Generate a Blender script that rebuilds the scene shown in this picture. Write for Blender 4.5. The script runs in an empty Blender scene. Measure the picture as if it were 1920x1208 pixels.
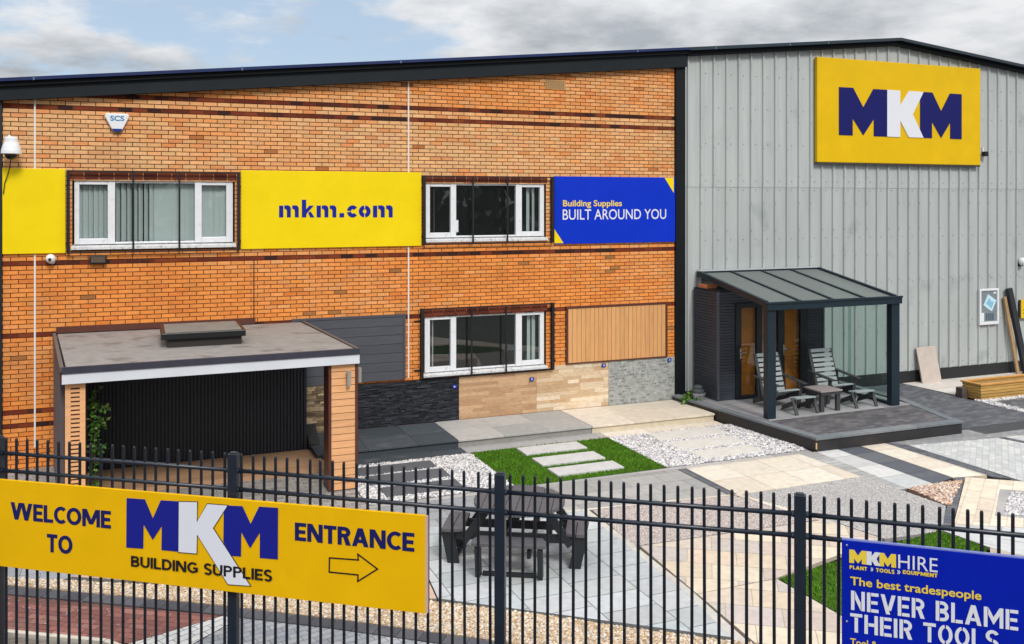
import bpy, math, random
from mathutils import Vector, Matrix
random.seed(7)
S = bpy.context.scene
COL = S.collection
R = math.radians

# ------------------------------------------------------------------ camera
F_PX, CX, YH = 1720.0, 960.0, 377.0          # focal length / horizon in photograph pixels (1920 wide)
YAW, CAM_D, CAM_H = R(22.1), 17.25, 4.48
cd = bpy.data.cameras.new('camera')
cam = bpy.data.objects.new('camera', cd); COL.objects.link(cam)
cam.location = (0, -CAM_D, CAM_H)
cam.rotation_euler = (R(90), 0, -YAW)
cd.sensor_width = 36.0
cd.lens = 36.0 * F_PX / 1920
cd.shift_y = -(604 - YH) / 1920
cd.clip_end = 3000
S.camera = cam
S.render.resolution_x, S.render.resolution_y = 1024, 644

# ------------------------------------------------------------------ light
SUN_EL, SUN_AZ = R(43), R(177)               # azimuth measured from +Y towards +X
sd = Vector((math.sin(SUN_AZ) * math.cos(SUN_EL), math.cos(SUN_AZ) * math.cos(SUN_EL), math.sin(SUN_EL)))
sl = bpy.data.lights.new('sun', 'SUN')
sl.energy = 1.5; sl.angle = R(14); sl.color = (1.0, 0.96, 0.9)
so = bpy.data.objects.new('sun', sl); COL.objects.link(so)
so.rotation_euler = sd.to_track_quat('Z', 'Y').to_euler()
so.location = (0, -20, 30)
S.view_settings.view_transform = 'Standard'
S.view_settings.look = 'None'
S.view_settings.exposure = 0.65
S.view_settings.gamma = 1.0

def build_world():
    w = bpy.data.worlds.new('World'); S.world = w; w.use_nodes = True
    nt = w.node_tree; nt.nodes.clear()
    N = nt.nodes.new; L = nt.links.new
    out = N('ShaderNodeOutputWorld'); bg = N('ShaderNodeBackground')
    bg.inputs['Strength'].default_value = 0.1
    sky = N('ShaderNodeTexSky'); sky.sky_type = 'NISHITA'; sky.sun_disc = False
    sky.sun_elevation = SUN_EL; sky.sun_rotation = SUN_AZ
    sky.air_density = 1.0; sky.dust_density = 1.2; sky.ozone_density = 1.0
    tc = N('ShaderNodeTexCoord'); sep = N('ShaderNodeSeparateXYZ'); L(tc.outputs['Generated'], sep.inputs[0])
    def math_(op, a, b=None, clamp=False):
        n = N('ShaderNodeMath'); n.operation = op; n.use_clamp = clamp
        for i, v in enumerate((a, b)):
            if v is None: continue
            if isinstance(v, (int, float)): n.inputs[i].default_value = v
            else: L(v, n.inputs[i])
        return n.outputs[0]
    zc = math_('MAXIMUM', sep.outputs[2], 0.0)
    den = math_('ADD', zc, 0.22)
    u = math_('DIVIDE', sep.outputs[0], den); v = math_('DIVIDE', sep.outputs[1], den)
    cmb = N('ShaderNodeCombineXYZ'); L(u, cmb.inputs[0]); L(v, cmb.inputs[1]); L(math_('MULTIPLY', zc, 2.0), cmb.inputs[2])
    def noise(scale, detail, rough, off):
        mp = N('ShaderNodeMapping'); mp.inputs['Location'].default_value = off
        L(cmb.outputs[0], mp.inputs[0])
        n = N('ShaderNodeTexNoise'); n.inputs['Scale'].default_value = scale
        n.inputs['Detail'].default_value = detail; n.inputs['Roughness'].default_value = rough
        L(mp.outputs[0], n.inputs['Vector']); return n.outputs['Fac']
    n1 = noise(2.3, 12, 0.56, (3.1, 1.4, 0))
    n2 = noise(2.6, 10, 0.58, (8.3, 4.6, 2))
    # more cover towards +X and behind the viewer
    side = math_('MULTIPLY', math_('SUBTRACT', sep.outputs[0], 0.14), 2.6, True)
    back = math_('MULTIPLY', math_('MULTIPLY', sep.outputs[1], -1.0), 1.0, True)
    side = math_('MAXIMUM', side, 0.22)
    cover = math_('MAXIMUM', math_('MAXIMUM', side, back), math_('MULTIPLY', math_('SUBTRACT', zc, 0.25), 2.5, True))
    dens = math_('ADD', n1, math_('MULTIPLY', cover, 0.34))
    rm = N('ShaderNodeMapRange'); rm.interpolation_type = 'SMOOTHSTEP'
    rm.inputs['From Min'].default_value = 0.52; rm.inputs['From Max'].default_value = 0.68
    L(dens, rm.inputs['Value'])
    cr = N('ShaderNodeValToRGB')
    cr.color_ramp.elements[0].position = 0.36; cr.color_ramp.elements[0].color = (2.55, 2.75, 3.0, 1)
    cr.color_ramp.elements[1].position = 0.62; cr.color_ramp.elements[1].color = (4.8, 4.88, 5.0, 1)
    L(n2, cr.inputs[0])
    # an overcast sky is brighter overhead than at the horizon
    gr = math_('ADD', math_('MULTIPLY', zc, 1.75), 0.80)
    mul = N('ShaderNodeVectorMath'); mul.operation = 'SCALE'
    L(cr.outputs[0], mul.inputs[0]); L(gr, mul.inputs['Scale'])
    mix = N('ShaderNodeMix'); mix.data_type = 'RGBA'
    mixb = N('ShaderNodeMix'); mixb.data_type = 'RGBA'; mixb.inputs[0].default_value = 0.75
    L(sky.outputs[0], mixb.inputs[6]); mixb.inputs[7].default_value = (2.95, 3.7, 4.65, 1)
    L(rm.outputs[0], mix.inputs[0]); L(mixb.outputs[2], mix.inputs[6]); L(mul.outputs[0], mix.inputs[7])
    L(mix.outputs[2], bg.inputs[0]); L(bg.outputs[0], out.inputs[0])
build_world()

# ------------------------------------------------------------------ helpers
_s, _c = math.sin(YAW), math.cos(YAW)
CAMP = Vector((0, -CAM_D, CAM_H))
def ray(px, py):
    a = (px - CX) / F_PX; b = -(py - YH) / F_PX
    return Vector((_s + a * _c, _c - a * _s, b))
def at_wall(px, py, Y=0.0):
    d = ray(px, py); t = (Y + CAM_D) / d.y
    return t * d.x, CAM_H + t * d.z
def wx(px, Y=0.0): return at_wall(px, 400, Y)[0]
def at_ground(px, py, z=0.0):
    d = ray(px, py); t = (z - CAM_H) / d.z
    return t * d.x, -CAM_D + t * d.y
def lin(c):
    return tuple((v / 12.92 if v <= 0.04045 else ((v + 0.055) / 1.055) ** 2.4) for v in (x / 255 for x in c))
def jit(c, a=0.1):
    k = 1 + random.uniform(-a, a)
    return tuple(max(0, v * k * (1 + random.uniform(-a, a) * .25)) for v in c)
def mixc(a, b, t): return tuple(x + (y - x) * t for x, y in zip(a, b))

MATS = {}
def mat(name, rgb=(.5, .5, .5), rough=.6, metal=0., attr=False, nscale=0, namt=0., bscale=0, bstr=0., spec=.5, coat=0., stretch=None, spots=None):
    if name in MATS: return MATS[name]
    m = bpy.data.materials.new(name); m.use_nodes = True
    nt = m.node_tree; N = nt.nodes.new; L = nt.links.new
    b = nt.nodes['Principled BSDF']
    b.inputs['Roughness'].default_value = rough; b.inputs['Metallic'].default_value = metal
    b.inputs['Specular IOR Level'].default_value = spec
    if coat: b.inputs['Coat Weight'].default_value = coat
    b.inputs['Base Color'].default_value = (*rgb, 1)
    src = None
    if attr:
        a = N('ShaderNodeAttribute'); a.attribute_name = 'Col'; src = a.outputs['Color']
    tc = N('ShaderNodeTexCoord'); vec = tc.outputs['Object']
    if stretch:
        mp = N('ShaderNodeMapping'); mp.inputs['Scale'].default_value = stretch
        L(vec, mp.inputs[0]); vec = mp.outputs[0]
    if namt:
        n = N('ShaderNodeTexNoise'); n.inputs['Scale'].default_value = nscale
        n.inputs['Detail'].default_value = 6; n.inputs['Roughness'].default_value = .65
        L(vec, n.inputs['Vector'])
        mr = N('ShaderNodeMapRange'); mr.inputs['From Min'].default_value = .3; mr.inputs['From Max'].default_value = .7
        mr.inputs['To Min'].default_value = 1 - namt; mr.inputs['To Max'].default_value = 1 + namt
        L(n.outputs['Fac'], mr.inputs['Value'])
        vm = N('ShaderNodeVectorMath'); vm.operation = 'SCALE'
        if src: L(src, vm.inputs[0])
        else: vm.inputs[0].default_value = rgb
        L(mr.outputs[0], vm.inputs['Scale']); src = vm.outputs[0]
        rr = N('ShaderNodeMapRange'); rr.inputs['To Min'].default_value = max(0, rough - .12); rr.inputs['To Max'].default_value = min(1, rough + .12)
        L(n.outputs['Fac'], rr.inputs['Value']); L(rr.outputs[0], b.inputs['Roughness'])
    if spots:                       # (scale, threshold, colour): stains and wear
        n = N('ShaderNodeTexNoise'); n.inputs['Scale'].default_value = spots[0]; n.inputs['Detail'].default_value = 5
        L(tc.outputs['Object'], n.inputs['Vector'])
        mr = N('ShaderNodeMapRange'); mr.inputs['From Min'].default_value = spots[1]; mr.inputs['From Max'].default_value = spots[1] + .12
        mr.inputs['To Max'].default_value = spots[3] if len(spots) > 3 else .6
        L(n.outputs['Fac'], mr.inputs['Value'])
        mx = N('ShaderNodeMix'); mx.data_type = 'RGBA'
        L(mr.outputs[0], mx.inputs[0])
        if src: L(src, mx.inputs[6])
        else: mx.inputs[6].default_value = (*rgb, 1)
        mx.inputs[7].default_value = (*spots[2], 1); src = mx.outputs[2]
    if src: L(src, b.inputs['Base Color'])
    if bstr:
        n = N('ShaderNodeTexNoise'); n.inputs['Scale'].default_value = bscale; n.inputs['Detail'].default_value = 5
        L(vec, n.inputs['Vector'])
        bp = N('ShaderNodeBump'); bp.inputs['Strength'].default_value = bstr; bp.inputs['Distance'].default_value = .01
        L(n.outputs['Fac'], bp.inputs['Height']); L(bp.outputs[0], b.inputs['Normal'])
    MATS[name] = m; return m
def glass(name, tint=(.8, .85, .83), refl=1.0, rough=0.0, body=0.0, bodycol=(.4, .45, .43), ior=1.5):
    if name in MATS: return MATS[name]
    m = bpy.data.materials.new(name); m.use_nodes = True
    nt = m.node_tree; nt.nodes.clear(); N = nt.nodes.new; L = nt.links.new
    out = N('ShaderNodeOutputMaterial'); tr = N('ShaderNodeBsdfTransparent'); tr.inputs[0].default_value = (*tint, 1)
    gl = N('ShaderNodeBsdfGlossy'); gl.inputs['Roughness'].default_value = rough; gl.inputs['Color'].default_value = (refl, refl, refl, 1)
    fr = N('ShaderNodeFresnel'); fr.inputs[0].default_value = ior
    base = tr.outputs[0]
    if body:
        df = N('ShaderNodeBsdfDiffuse'); df.inputs[0].default_value = (*bodycol, 1)
        mb = N('ShaderNodeMixShader'); mb.inputs[0].default_value = body
        L(tr.outputs[0], mb.inputs[1]); L(df.outputs[0], mb.inputs[2]); base = mb.outputs[0]
    geo = N('ShaderNodeNewGeometry'); inv = N('ShaderNodeMath'); inv.operation = 'SUBTRACT'; inv.inputs[0].default_value = 1.0; L(geo.outputs['Backfacing'], inv.inputs[1])
    fm_ = N('ShaderNodeMath'); fm_.operation = 'MULTIPLY'; L(fr.outputs[0], fm_.inputs[0]); L(inv.outputs[0], fm_.inputs[1])
    mx = N('ShaderNodeMixShader'); L(fm_.outputs[0], mx.inputs[0]); L(base, mx.inputs[1]); L(gl.outputs[0], mx.inputs[2])
    L(mx.outputs[0], out.inputs[0]); MATS[name] = m; return m

class MB:
    """Collects faces (with one colour per face) and links them as ONE mesh object."""
    def __init__(s): s.v = []; s.f = []; s.c = []; s.marks = []
    def cut(s): s.marks.append((len(s.v), len(s.f)))          # what follows becomes an object of its own
    def face(s, pts, col=(1, 1, 1)):
        i = len(s.v); s.v.extend([tuple(p) for p in pts]); s.f.append(tuple(range(i, i + len(pts)))); s.c.append(col)
    def hexa(s, p, col=(1, 1, 1), skip=()):
        i = len(s.v); s.v.extend([tuple(q) for q in p])
        for k, q in enumerate(((3, 2, 1, 0), (4, 5, 6, 7), (0, 1, 5, 4), (1, 2, 6, 5), (2, 3, 7, 6), (3, 0, 4, 7))):
            if k in skip: continue
            s.f.append(tuple(i + a for a in q)); s.c.append(col)
    def box(s, x0, x1, y0, y1, z0, z1, col=(1, 1, 1), M=None, skip=()):
        p = [Vector(q) for q in ((x0, y0, z0), (x1, y0, z0), (x1, y1, z0), (x0, y1, z0), (x0, y0, z1), (x1, y0, z1), (x1, y1, z1), (x0, y1, z1))]
        if M is not None: p = [M @ q for q in p]
        s.hexa(p, col, skip)
    def bar(s, a, b, w, h, col=(1, 1, 1), up=(0, 0, 1)):
        a, b = Vector(a), Vector(b); d = (b - a).normalized(); u = Vector(up)
        if abs(d.dot(u)) > .98: u = Vector((0, 1, 0))
        r = d.cross(u).normalized() * w / 2; t = r.cross(d).normalized() * h / 2
        s.hexa([a - r - t, a + r - t, b + r - t, b - r - t, a - r + t, a + r + t, b + r + t, b - r + t], col)
    def prism(s, poly, z0, z1, col=(1, 1, 1), bottom=True):
        n = len(poly); area = sum(poly[i][0] * poly[(i + 1) % n][1] - poly[(i + 1) % n][0] * poly[i][1] for i in range(n))
        if area < 0: poly = poly[::-1]
        i = len(s.v); s.v.extend([(p[0], p[1], z0) for p in poly] + [(p[0], p[1], z1) for p in poly])
        s.f.append(tuple(i + n + k for k in range(n))); s.c.append(col)
        if bottom: s.f.append(tuple(i + k for k in reversed(range(n)))); s.c.append(col)
        for k in range(n):
            j = (k + 1) % n; s.f.append((i + k, i + j, i + n + j, i + n + k)); s.c.append(col)
    def plate(s, fr, pts, n0, n1, col=(1, 1, 1)):
        n = len(pts); ar = sum(pts[i][0] * pts[(i + 1) % n][1] - pts[(i + 1) % n][0] * pts[i][1] for i in range(n))
        if ar < 0: pts = pts[::-1]
        i = len(s.v); s.v.extend([tuple(fr.P(p[0], p[1], n0)) for p in pts] + [tuple(fr.P(p[0], p[1], n1)) for p in pts])
        s.f.append(tuple(i + n + k for k in range(n))); s.c.append(col)
        s.f.append(tuple(i + k for k in reversed(range(n)))); s.c.append(col)
        for k in range(n):
            j = (k + 1) % n; s.f.append((i + k, i + j, i + n + j, i + n + k)); s.c.append(col)
    def tube(s, path, r, n=8, col=(1, 1, 1), cap=True):
        path = [Vector(p) for p in path]; rings = []
        for k, p in enumerate(path):
            d = (path[min(k + 1, len(path) - 1)] - path[max(k - 1, 0)]).normalized()
            u = Vector((0, 0, 1)) if abs(d.z) < .9 else Vector((0, 1, 0))
            a = d.cross(u).normalized(); b = a.cross(d)
            rr = r[k] if isinstance(r, (list, tuple)) else r
            i = len(s.v); s.v.extend([tuple(p + (a * math.cos(t) + b * math.sin(t)) * rr) for t in (2 * math.pi * q / n for q in range(n))]); rings.append(i)
        for k in range(len(rings) - 1):
            for q in range(n):
                s.f.append((rings[k] + q, rings[k] + (q + 1) % n, rings[k + 1] + (q + 1) % n, rings[k + 1] + q)); s.c.append(col)
        if cap:
            s.f.append(tuple(rings[0] + q for q in reversed(range(n)))); s.c.append(col)
            s.f.append(tuple(rings[-1] + q for q in range(n))); s.c.append(col)
    def lathe(s, c, prof, n=20, col=(1, 1, 1), M=None):
        rings = []
        for r, z in prof:
            i = len(s.v); rings.append(i)
            for q in range(n):
                t = 2 * math.pi * q / n; p = Vector((r * math.cos(t), r * math.sin(t), z))
                if M is not None: p = M @ p
                s.v.append(tuple(p + Vector(c)))
        for k in range(len(rings) - 1):
            for q in range(n):
                s.f.append((rings[k] + q, rings[k] + (q + 1) % n, rings[k + 1] + (q + 1) % n, rings[k + 1] + q)); s.c.append(col)
        s.f.append(tuple(rings[0] + q for q in reversed(range(n)))); s.c.append(col)
        s.f.append(tuple(rings[-1] + q for q in range(n))); s.c.append(col)
    def pebble(s, x, y, z, r, col):
        a = random.uniform(0, 6.28); ca, sa = math.cos(a), math.sin(a)
        rx, ry, rz = r * random.uniform(.7, 1.2), r * random.uniform(.6, 1.), r * random.uniform(.4, .75)
        i = len(s.v); tl = random.uniform(-.4, .4)
        for p in ((rx, 0, tl * rz), (0, ry, -tl * rz), (-rx, 0, -tl * rz), (0, -ry, tl * rz), (rx * .2 * tl, ry * .2, rz)):
            s.v.append((x + p[0] * ca - p[1] * sa, y + p[0] * sa + p[1] * ca, z + p[2]))
        for q in ((0, 1, 4), (1, 2, 4), (2, 3, 4), (3, 0, 4)):
            s.f.append(tuple(i + k for k in q)); s.c.append(col)
    def build(s, name, m, parent=None, origin=None, smooth=False, bevel=0.):
        if s.marks:
            ms = [(0, 0)] + s.marks + [(len(s.v), len(s.f))]; ob = None
            for (v0, f0), (v1, f1) in zip(ms, ms[1:]):
                if f1 == f0: continue
                q = MB(); q.v = s.v[v0:v1]; q.f = [tuple(i - v0 for i in f) for f in s.f[f0:f1]]; q.c = s.c[f0:f1]
                ob = q.build(name, m, parent, origin, smooth, bevel)
            return ob
        me = bpy.data.meshes.new(name)
        o = Vector(origin) if origin else Vector((0, 0, 0))
        base = world_of(parent) if parent else Vector((0, 0, 0))
        vs = s.v if (not origin and not parent) else [tuple(Vector(p) - o - (Vector((0, 0, 0)) if origin else base)) for p in s.v]
        me.from_pydata(vs, [], s.f)
        ca = me.color_attributes.new('Col', 'FLOAT_COLOR', 'CORNER')
        buf = []
        for p, c in zip(me.polygons, s.c): buf.extend((*c, 1.0) * len(p.vertices))
        ca.data.foreach_set('color', buf)
        if smooth: me.shade_smooth()
        me.materials.append(m)
        ob = bpy.data.objects.new(name, me); COL.objects.link(ob)
        if parent: ob.parent = parent
        if origin: ob.location = o - (base if parent else Vector((0, 0, 0)))
        if bevel:
            b = ob.modifiers.new('bevel', 'BEVEL'); b.width = bevel; b.segments = 2; b.limit_method = 'ANGLE'
        return ob
def world_of(o):
    p = Vector((0, 0, 0))
    while o is not None: p = p + Vector(o.location); o = o.parent
    return p
def tag(o, label=None, cat=None, group=None, kind=None):
    if label: o['label'] = label
    if cat: o['category'] = cat
    if group: o['group'] = group
    if kind: o['kind'] = kind
    return o
def thing(name, label, cat, loc=(0, 0, 0), group=None):
    o = bpy.data.objects.new(name, None); COL.objects.link(o); o.location = loc; o.empty_display_size = .2
    return tag(o, label, cat, group)
def copy_tree(o, parent=None):
    c = o.copy(); COL.objects.link(c)
    if parent: c.parent = parent
    for ch in list(o.children): copy_tree(ch, c)
    return c
class Frame:
    def __init__(s, o, u, n): s.o, s.u, s.n, s.v = Vector(o), Vector(u).normalized(), Vector(n).normalized(), Vector((0, 0, 1))
    def P(s, u, v, n=0.): return s.o + s.u * u + s.v * v + s.n * n
    def uv(s, px, py, n=0.):
        d = ray(px, py); t = ((s.o + s.n * n) - CAMP).dot(s.n) / d.dot(s.n); p = CAMP + d * t - s.o
        return p.dot(s.u), p.z
def wall_frame(Y=0.): return Frame((0, Y, 0), (1, 0, 0), (0, -1, 0))
def glyphs(body, bold, shear=0.):
    cu = bpy.data.curves.new('t', 'FONT'); cu.body = body; cu.size = 1; cu.offset = bold; cu.fill_mode = 'FRONT'; cu.resolution_u = 4; cu.shear = shear
    ob = bpy.data.objects.new('t', cu); COL.objects.link(ob)
    dg = bpy.context.evaluated_depsgraph_get(); dg.update()
    me = bpy.data.meshes.new_from_object(ob.evaluated_get(dg))
    vs = [(v.co.x, v.co.y) for v in me.vertices]; fs = [tuple(p.vertices) for p in me.polygons]
    bpy.data.objects.remove(ob); bpy.data.curves.remove(cu); bpy.data.meshes.remove(me)
    return vs, fs
def text(mb, fr, body, u0, u1, v0, v1, n, bold=.0, col=(1, 1, 1), depth=.004):
    """Lay a line of words on a frame so that its bounds fill u0..u1, v0..v1; each word its own piece."""
    vs, fs = glyphs(body, bold)
    xa, xb = min(v[0] for v in vs), max(v[0] for v in vs); ya, yb = min(v[1] for v in vs), max(v[1] for v in vs)
    words_ = body.split(' '); ends = []
    if len(words_) > 1:
        xs = sorted((min(vs[k][0] for k in f), max(vs[k][0] for k in f)) for f in fs); gaps = []; hi = xs[0][1]
        for a, b in xs[1:]:
            if a > hi: gaps.append((a - hi, (a + hi) / 2))
            hi = max(hi, b)
        ends = sorted(g[1] for g in sorted(gaps)[-(len(words_) - 1):])
    lo = [-1e9] + ends; up = ends + [1e9]
    for a, b in zip(lo, up):
        sel = [f for f in fs if a < vs[f[0]][0] < b]; idx = {}
        for f in sel:
            for k in f:
                if k not in idx:
                    idx[k] = len(mb.v); x, y = vs[k]; mb.v.append(tuple(fr.P(u0 + (x - xa) / (xb - xa) * (u1 - u0), v0 + (y - ya) / (yb - ya) * (v1 - v0), n)))
            mb.f.append(tuple(idx[k] for k in f)); mb.c.append(col)
        mb.cut()
def letter(ch, w, t, g=0.):
    """polygons of a capital in a box w wide and 1 high, stroke t; g > 0 leaves stencil bridges"""
    P = []; d = t * 1.12
    def r(x0, x1, y0, y1): P.append([(x0, y0), (x1, y0), (x1, y1), (x0, y1)])
    def arc(cx, cy, rx, ry, a0, a1, k=10):
        o = [(cx + rx * math.cos(R(a0 + (a1 - a0) * i / k)), cy + ry * math.sin(R(a0 + (a1 - a0) * i / k))) for i in range(k + 1)]
        q = [(cx + (rx - t) * math.cos(R(a0 + (a1 - a0) * i / k)), cy + (ry - t) * math.sin(R(a0 + (a1 - a0) * i / k))) for i in range(k, -1, -1)]
        P.append(o + q)
    def bowl(y0, y1, xr, xs):
        ry = (y1 - y0) / 2; rx = min(ry, (xr - t) * .75)
        r(xs, xr - rx, y0, y0 + t); r(xs, xr - rx, y1 - t, y1); arc(xr - rx, y0 + ry, rx, ry, -90, 90)
    xs = t + g if g else t * .5
    if ch in 'EFLHIBDPRNMK': r(0, t, 0, 1)
    if ch == 'E': r(xs, w, 0, t); r(xs, w * .92, .5 - t * .5, .5 + t * .5); r(xs, w, 1 - t, 1)
    if ch == 'L': r(xs, w, 0, t)
    if ch == 'T': r(0, w, 1 - t, 1); r(w / 2 - t / 2, w / 2 + t / 2, 0, 1 - t - g if g else 1 - t * .5)
    if ch == 'H': r(w - t, w, 0, 1); r(xs, w - t * .5, .5 - t * .5, .5 + t * .5)
    if ch == 'N':
        r(w - t, w, 0, 1)
        P.append([(xs, 1), (xs, .58), (w - xs, 0), (w - xs, .42)] if g else [(0, 1), (d * 1.1, 1), (w, 0), (w - d * 1.1, 0)])
    if ch == 'M':
        r(w - t, w, 0, 1); b = .14
        if g: P.append([(xs, 1), (xs, .62), (w / 2, b), (w / 2, b + .38)]); P.append([(w - xs + g, 1), (w - xs + g, .62), (w / 2, b), (w / 2, b + .38)])
        else: P.append([(0, 1), (d * 1.15, 1), (w / 2 + d * .5, b), (w / 2 - d * .5, b)]); P.append([(w, 1), (w - d * 1.15, 1), (w / 2 - d * .5, b), (w / 2 + d * .5, b)])
    if ch == 'A':
        P.append([(0, 0), (d, 0), (w / 2 + d * .55, 1), (w / 2 - d * .55, 1)]); P.append([(w, 0), (w - d, 0), (w / 2 - d * .55, 1), (w / 2 + d * .55, 1)])
        r(w * .27 + g * 2.2, w * .75, .2, .2 + t * .9)
    if ch == 'V':
        P.append([(0, 1), (d, 1), (w / 2 + d * .5, 0), (w / 2 - d * .5, 0)])
        k = .2 if g else 0; P.append([(w, 1), (w - d, 1), (w / 2 - d * .5 + k * (w / 2 - d * .5), k), (w / 2 + d * .5 + k * (w / 2 - d * .5), k)])
    if ch == 'W':
        for a in (0, w / 2 - d * .25):
            h = w / 2 + d * .25
            P.append([(a, 1), (a + d, 1), (a + h / 2 + d * .5, 0), (a + h / 2 - d * .5, 0)]); P.append([(a + h, 1), (a + h - d, 1), (a + h / 2 - d * .5, 0), (a + h / 2 + d * .5, 0)])
    if ch == 'Y': P.append([(0, 1), (d, 1), (w / 2 + d * .5, .45), (w / 2 - d * .5, .45)]); P.append([(w, 1), (w - d, 1), (w / 2 - d * .5, .45), (w / 2 + d * .5, .45)]); r(w / 2 - t / 2, w / 2 + t / 2, 0, .5)
    if ch in 'OQ':
        a = R(6) if g else 0; e = 7 if g else -1
        arc(w / 2, .5, w / 2, .5, 90 + e, 270 - e, 14); arc(w / 2, .5, w / 2, .5, -90 + e, 90 - e, 14)
        if ch == 'Q': P.append([(w * .55, .28), (w * .72, .3), (w * 1.02, -.02), (w * .84, -.04)])
    if ch == 'C': arc(w * .6, .5, w * .6, .5, 48, 312, 20)
    if ch == 'G': arc(w * .52, .5, w * .52, .5, 42, 325, 20); r(w * .55, w, .36, .36 + t); r(w - t, w, .12, .5)
    if ch == 'U': r(0, t, .36, 1); r(w - t, w, .36, 1); arc(w / 2, .37, w / 2, .37, 180, 360, 14)
    if ch == 'S': arc(w / 2, .735, w / 2, .265 + t * .25, 25, 262 if g else 272, 14); arc(w / 2, .265, w / 2, .265 + t * .25, 82 if g else 92, -155, 14)
    if ch == 'B': bowl(.5 - t * .25, 1, w * .95, xs); bowl(0, .5 + t * .35, w, xs)
    if ch == 'D': bowl(0, 1, w, xs)
    if ch == 'P': bowl(.42, 1, w, xs)
    if ch == 'R':
        bowl(.42, 1, w * .97, xs); P.append([(w * .42, .46), (w * .42 + d, .46), (w, 0), (w - d * 1.05, 0)])
    return P
WID = {'I': 0, 'M': 1.0, 'W': 1.28, 'N': .76, 'L': .54, 'E': .56, 'T': .62, 'A': .8, 'V': .76, 'O': .84, 'Q': .84, 'S': .58, 'C': .68, 'G': .78, 'B': .64, 'R': .64, 'P': .62, 'D': .72, 'U': .7, 'H': .74, 'Y': .72, ' ': .3}
def caps(mb, fr, word, u0, u1, v0, v1, n, t, g=0., space=.13, wide=None, d=.0012):
    W_ = dict(WID); W_.update(wide or {})
    ws_ = [(W_[c] if W_[c] else t) for c in word]; sx = (u1 - u0) / (sum(ws_) + space * (len(word) - 1)); sy = v1 - v0; u = 0; k = 0
    for c, w in zip(word, ws_):
        if c == ' ': mb.cut()
        for p in letter(c, w, t, g):
            k += 1; mb.plate(fr, [(u0 + (u + x) * sx, v0 + y * sy) for x, y in p], n, n + d + .00025 * (k % 5))
        u += w + space
def quad_px(fr, pts, n=0.): return [fr.uv(x, y, n) for x, y in pts]
_lift = [0.0]
def lift():
    _lift[0] += .00067; return _lift[0]
def clip(poly, clipper):
    n = len(clipper); ar = sum(clipper[i][0] * clipper[(i + 1) % n][1] - clipper[(i + 1) % n][0] * clipper[i][1] for i in range(n))
    if ar < 0: clipper = clipper[::-1]
    out = poly
    for i in range(n):
        a, b = clipper[i], clipper[(i + 1) % n]; inp, out = out, []
        if not inp: return []
        def side(p): return (b[0] - a[0]) * (p[1] - a[1]) - (b[1] - a[1]) * (p[0] - a[0])
        for k in range(len(inp)):
            p, q = inp[k], inp[(k + 1) % len(inp)]; sp, sq = side(p), side(q)
            if sp >= 0: out.append(p)
            if sp * sq < 0:
                t = sp / (sp - sq); out.append((p[0] + (q[0] - p[0]) * t, p[1] + (q[1] - p[1]) * t))
    return out
def inside(x, y, poly):
    r = False; n = len(poly)
    for i in range(n):
        (x0, y0), (x1, y1) = poly[i], poly[(i + 1) % n]
        if (y0 > y) != (y1 > y) and x < (x1 - x0) * (y - y0) / (y1 - y0) + x0: r = not r
    return r
def kerb_run(a, b, step, z, cols, name='kerb'):
    mb = MB()
    for k in range(len(a) - 1):
        A0, A1, B0, B1 = Vector(a[k]), Vector(a[k + 1]), Vector(b[k]), Vector(b[k + 1]); n = max(1, round((A1 - A0).length / step))
        for i in range(n):
            t0, t1 = i / n + .012 / n, (i + 1) / n - .012 / n
            q = [A0.lerp(A1, t0), A0.lerp(A1, t1), B0.lerp(B1, t1), B0.lerp(B1, t0)]
            mb.prism([(p.x, p.y) for p in q], -.06, z, jit(random.choice(cols), .06))
    return tag(mb.build(name, stone_m, bevel=.004), kind='structure')
stone_m = mat('paving_stone', rough=.75, attr=True, nscale=9, namt=.12, bscale=60, bstr=.25, spots=(2.3, .58, lin((150, 146, 140)), .14))
def paving(name, poly, su, sv, cols, joint, ang=0., bond=.5, gap=.008, z=None, j=.06, m=None, kind='structure'):
    if z is None: z = lift()
    mb = MB(); mb.prism(poly, z - .05, z - .0031, joint, bottom=False)
    ca, sa = math.cos(R(ang)), math.sin(R(ang))
    loc = [(p[0] * ca + p[1] * sa, -p[0] * sa + p[1] * ca) for p in poly]
    u0, u1 = min(p[0] for p in loc), max(p[0] for p in loc); v0, v1 = min(p[1] for p in loc), max(p[1] for p in loc)
    r = 0; v = v0
    while v < v1:
        u = u0 - (su * bond if r % 2 else 0)
        while u < u1:
            cell = clip([(u + gap / 2, v + gap / 2), (u + su - gap / 2, v + gap / 2), (u + su - gap / 2, v + sv - gap / 2), (u + gap / 2, v + sv - gap / 2)], loc)
            if len(cell) >= 3:
                mb.face([(p[0] * ca - p[1] * sa, p[0] * sa + p[1] * ca, z) for p in cell], jit(random.choice(cols), j))
            u += su
        v += sv; r += 1
    return tag(mb.build(name, m or stone_m), kind=kind)
peb_m = mat('gravel_stone', rough=.8, attr=True, spec=.3)
def gravel(name, poly, size, per_m2, cols, bed, holes=(), zlift=.0, j=.18):
    z = lift(); mb = MB()
    if bed: mb.prism(poly, z - .05, z, bed, bottom=False)
    x0, x1 = min(p[0] for p in poly), max(p[0] for p in poly); y0, y1 = min(p[1] for p in poly), max(p[1] for p in poly)
    for _ in range(int((x1 - x0) * (y1 - y0) * per_m2)):
        x, y = random.uniform(x0, x1), random.uniform(y0, y1)
        if not inside(x, y, poly) or any(h[0] < x < h[1] and h[2] < y < h[3] for h in holes): continue
        mb.pebble(x, y, z + random.uniform(-.1, .5) * size * .5 + zlift, size * random.uniform(.6, 1.25), jit(random.choice(cols), j))
    return tag(mb.build(name, peb_m), kind='stuff')
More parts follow.
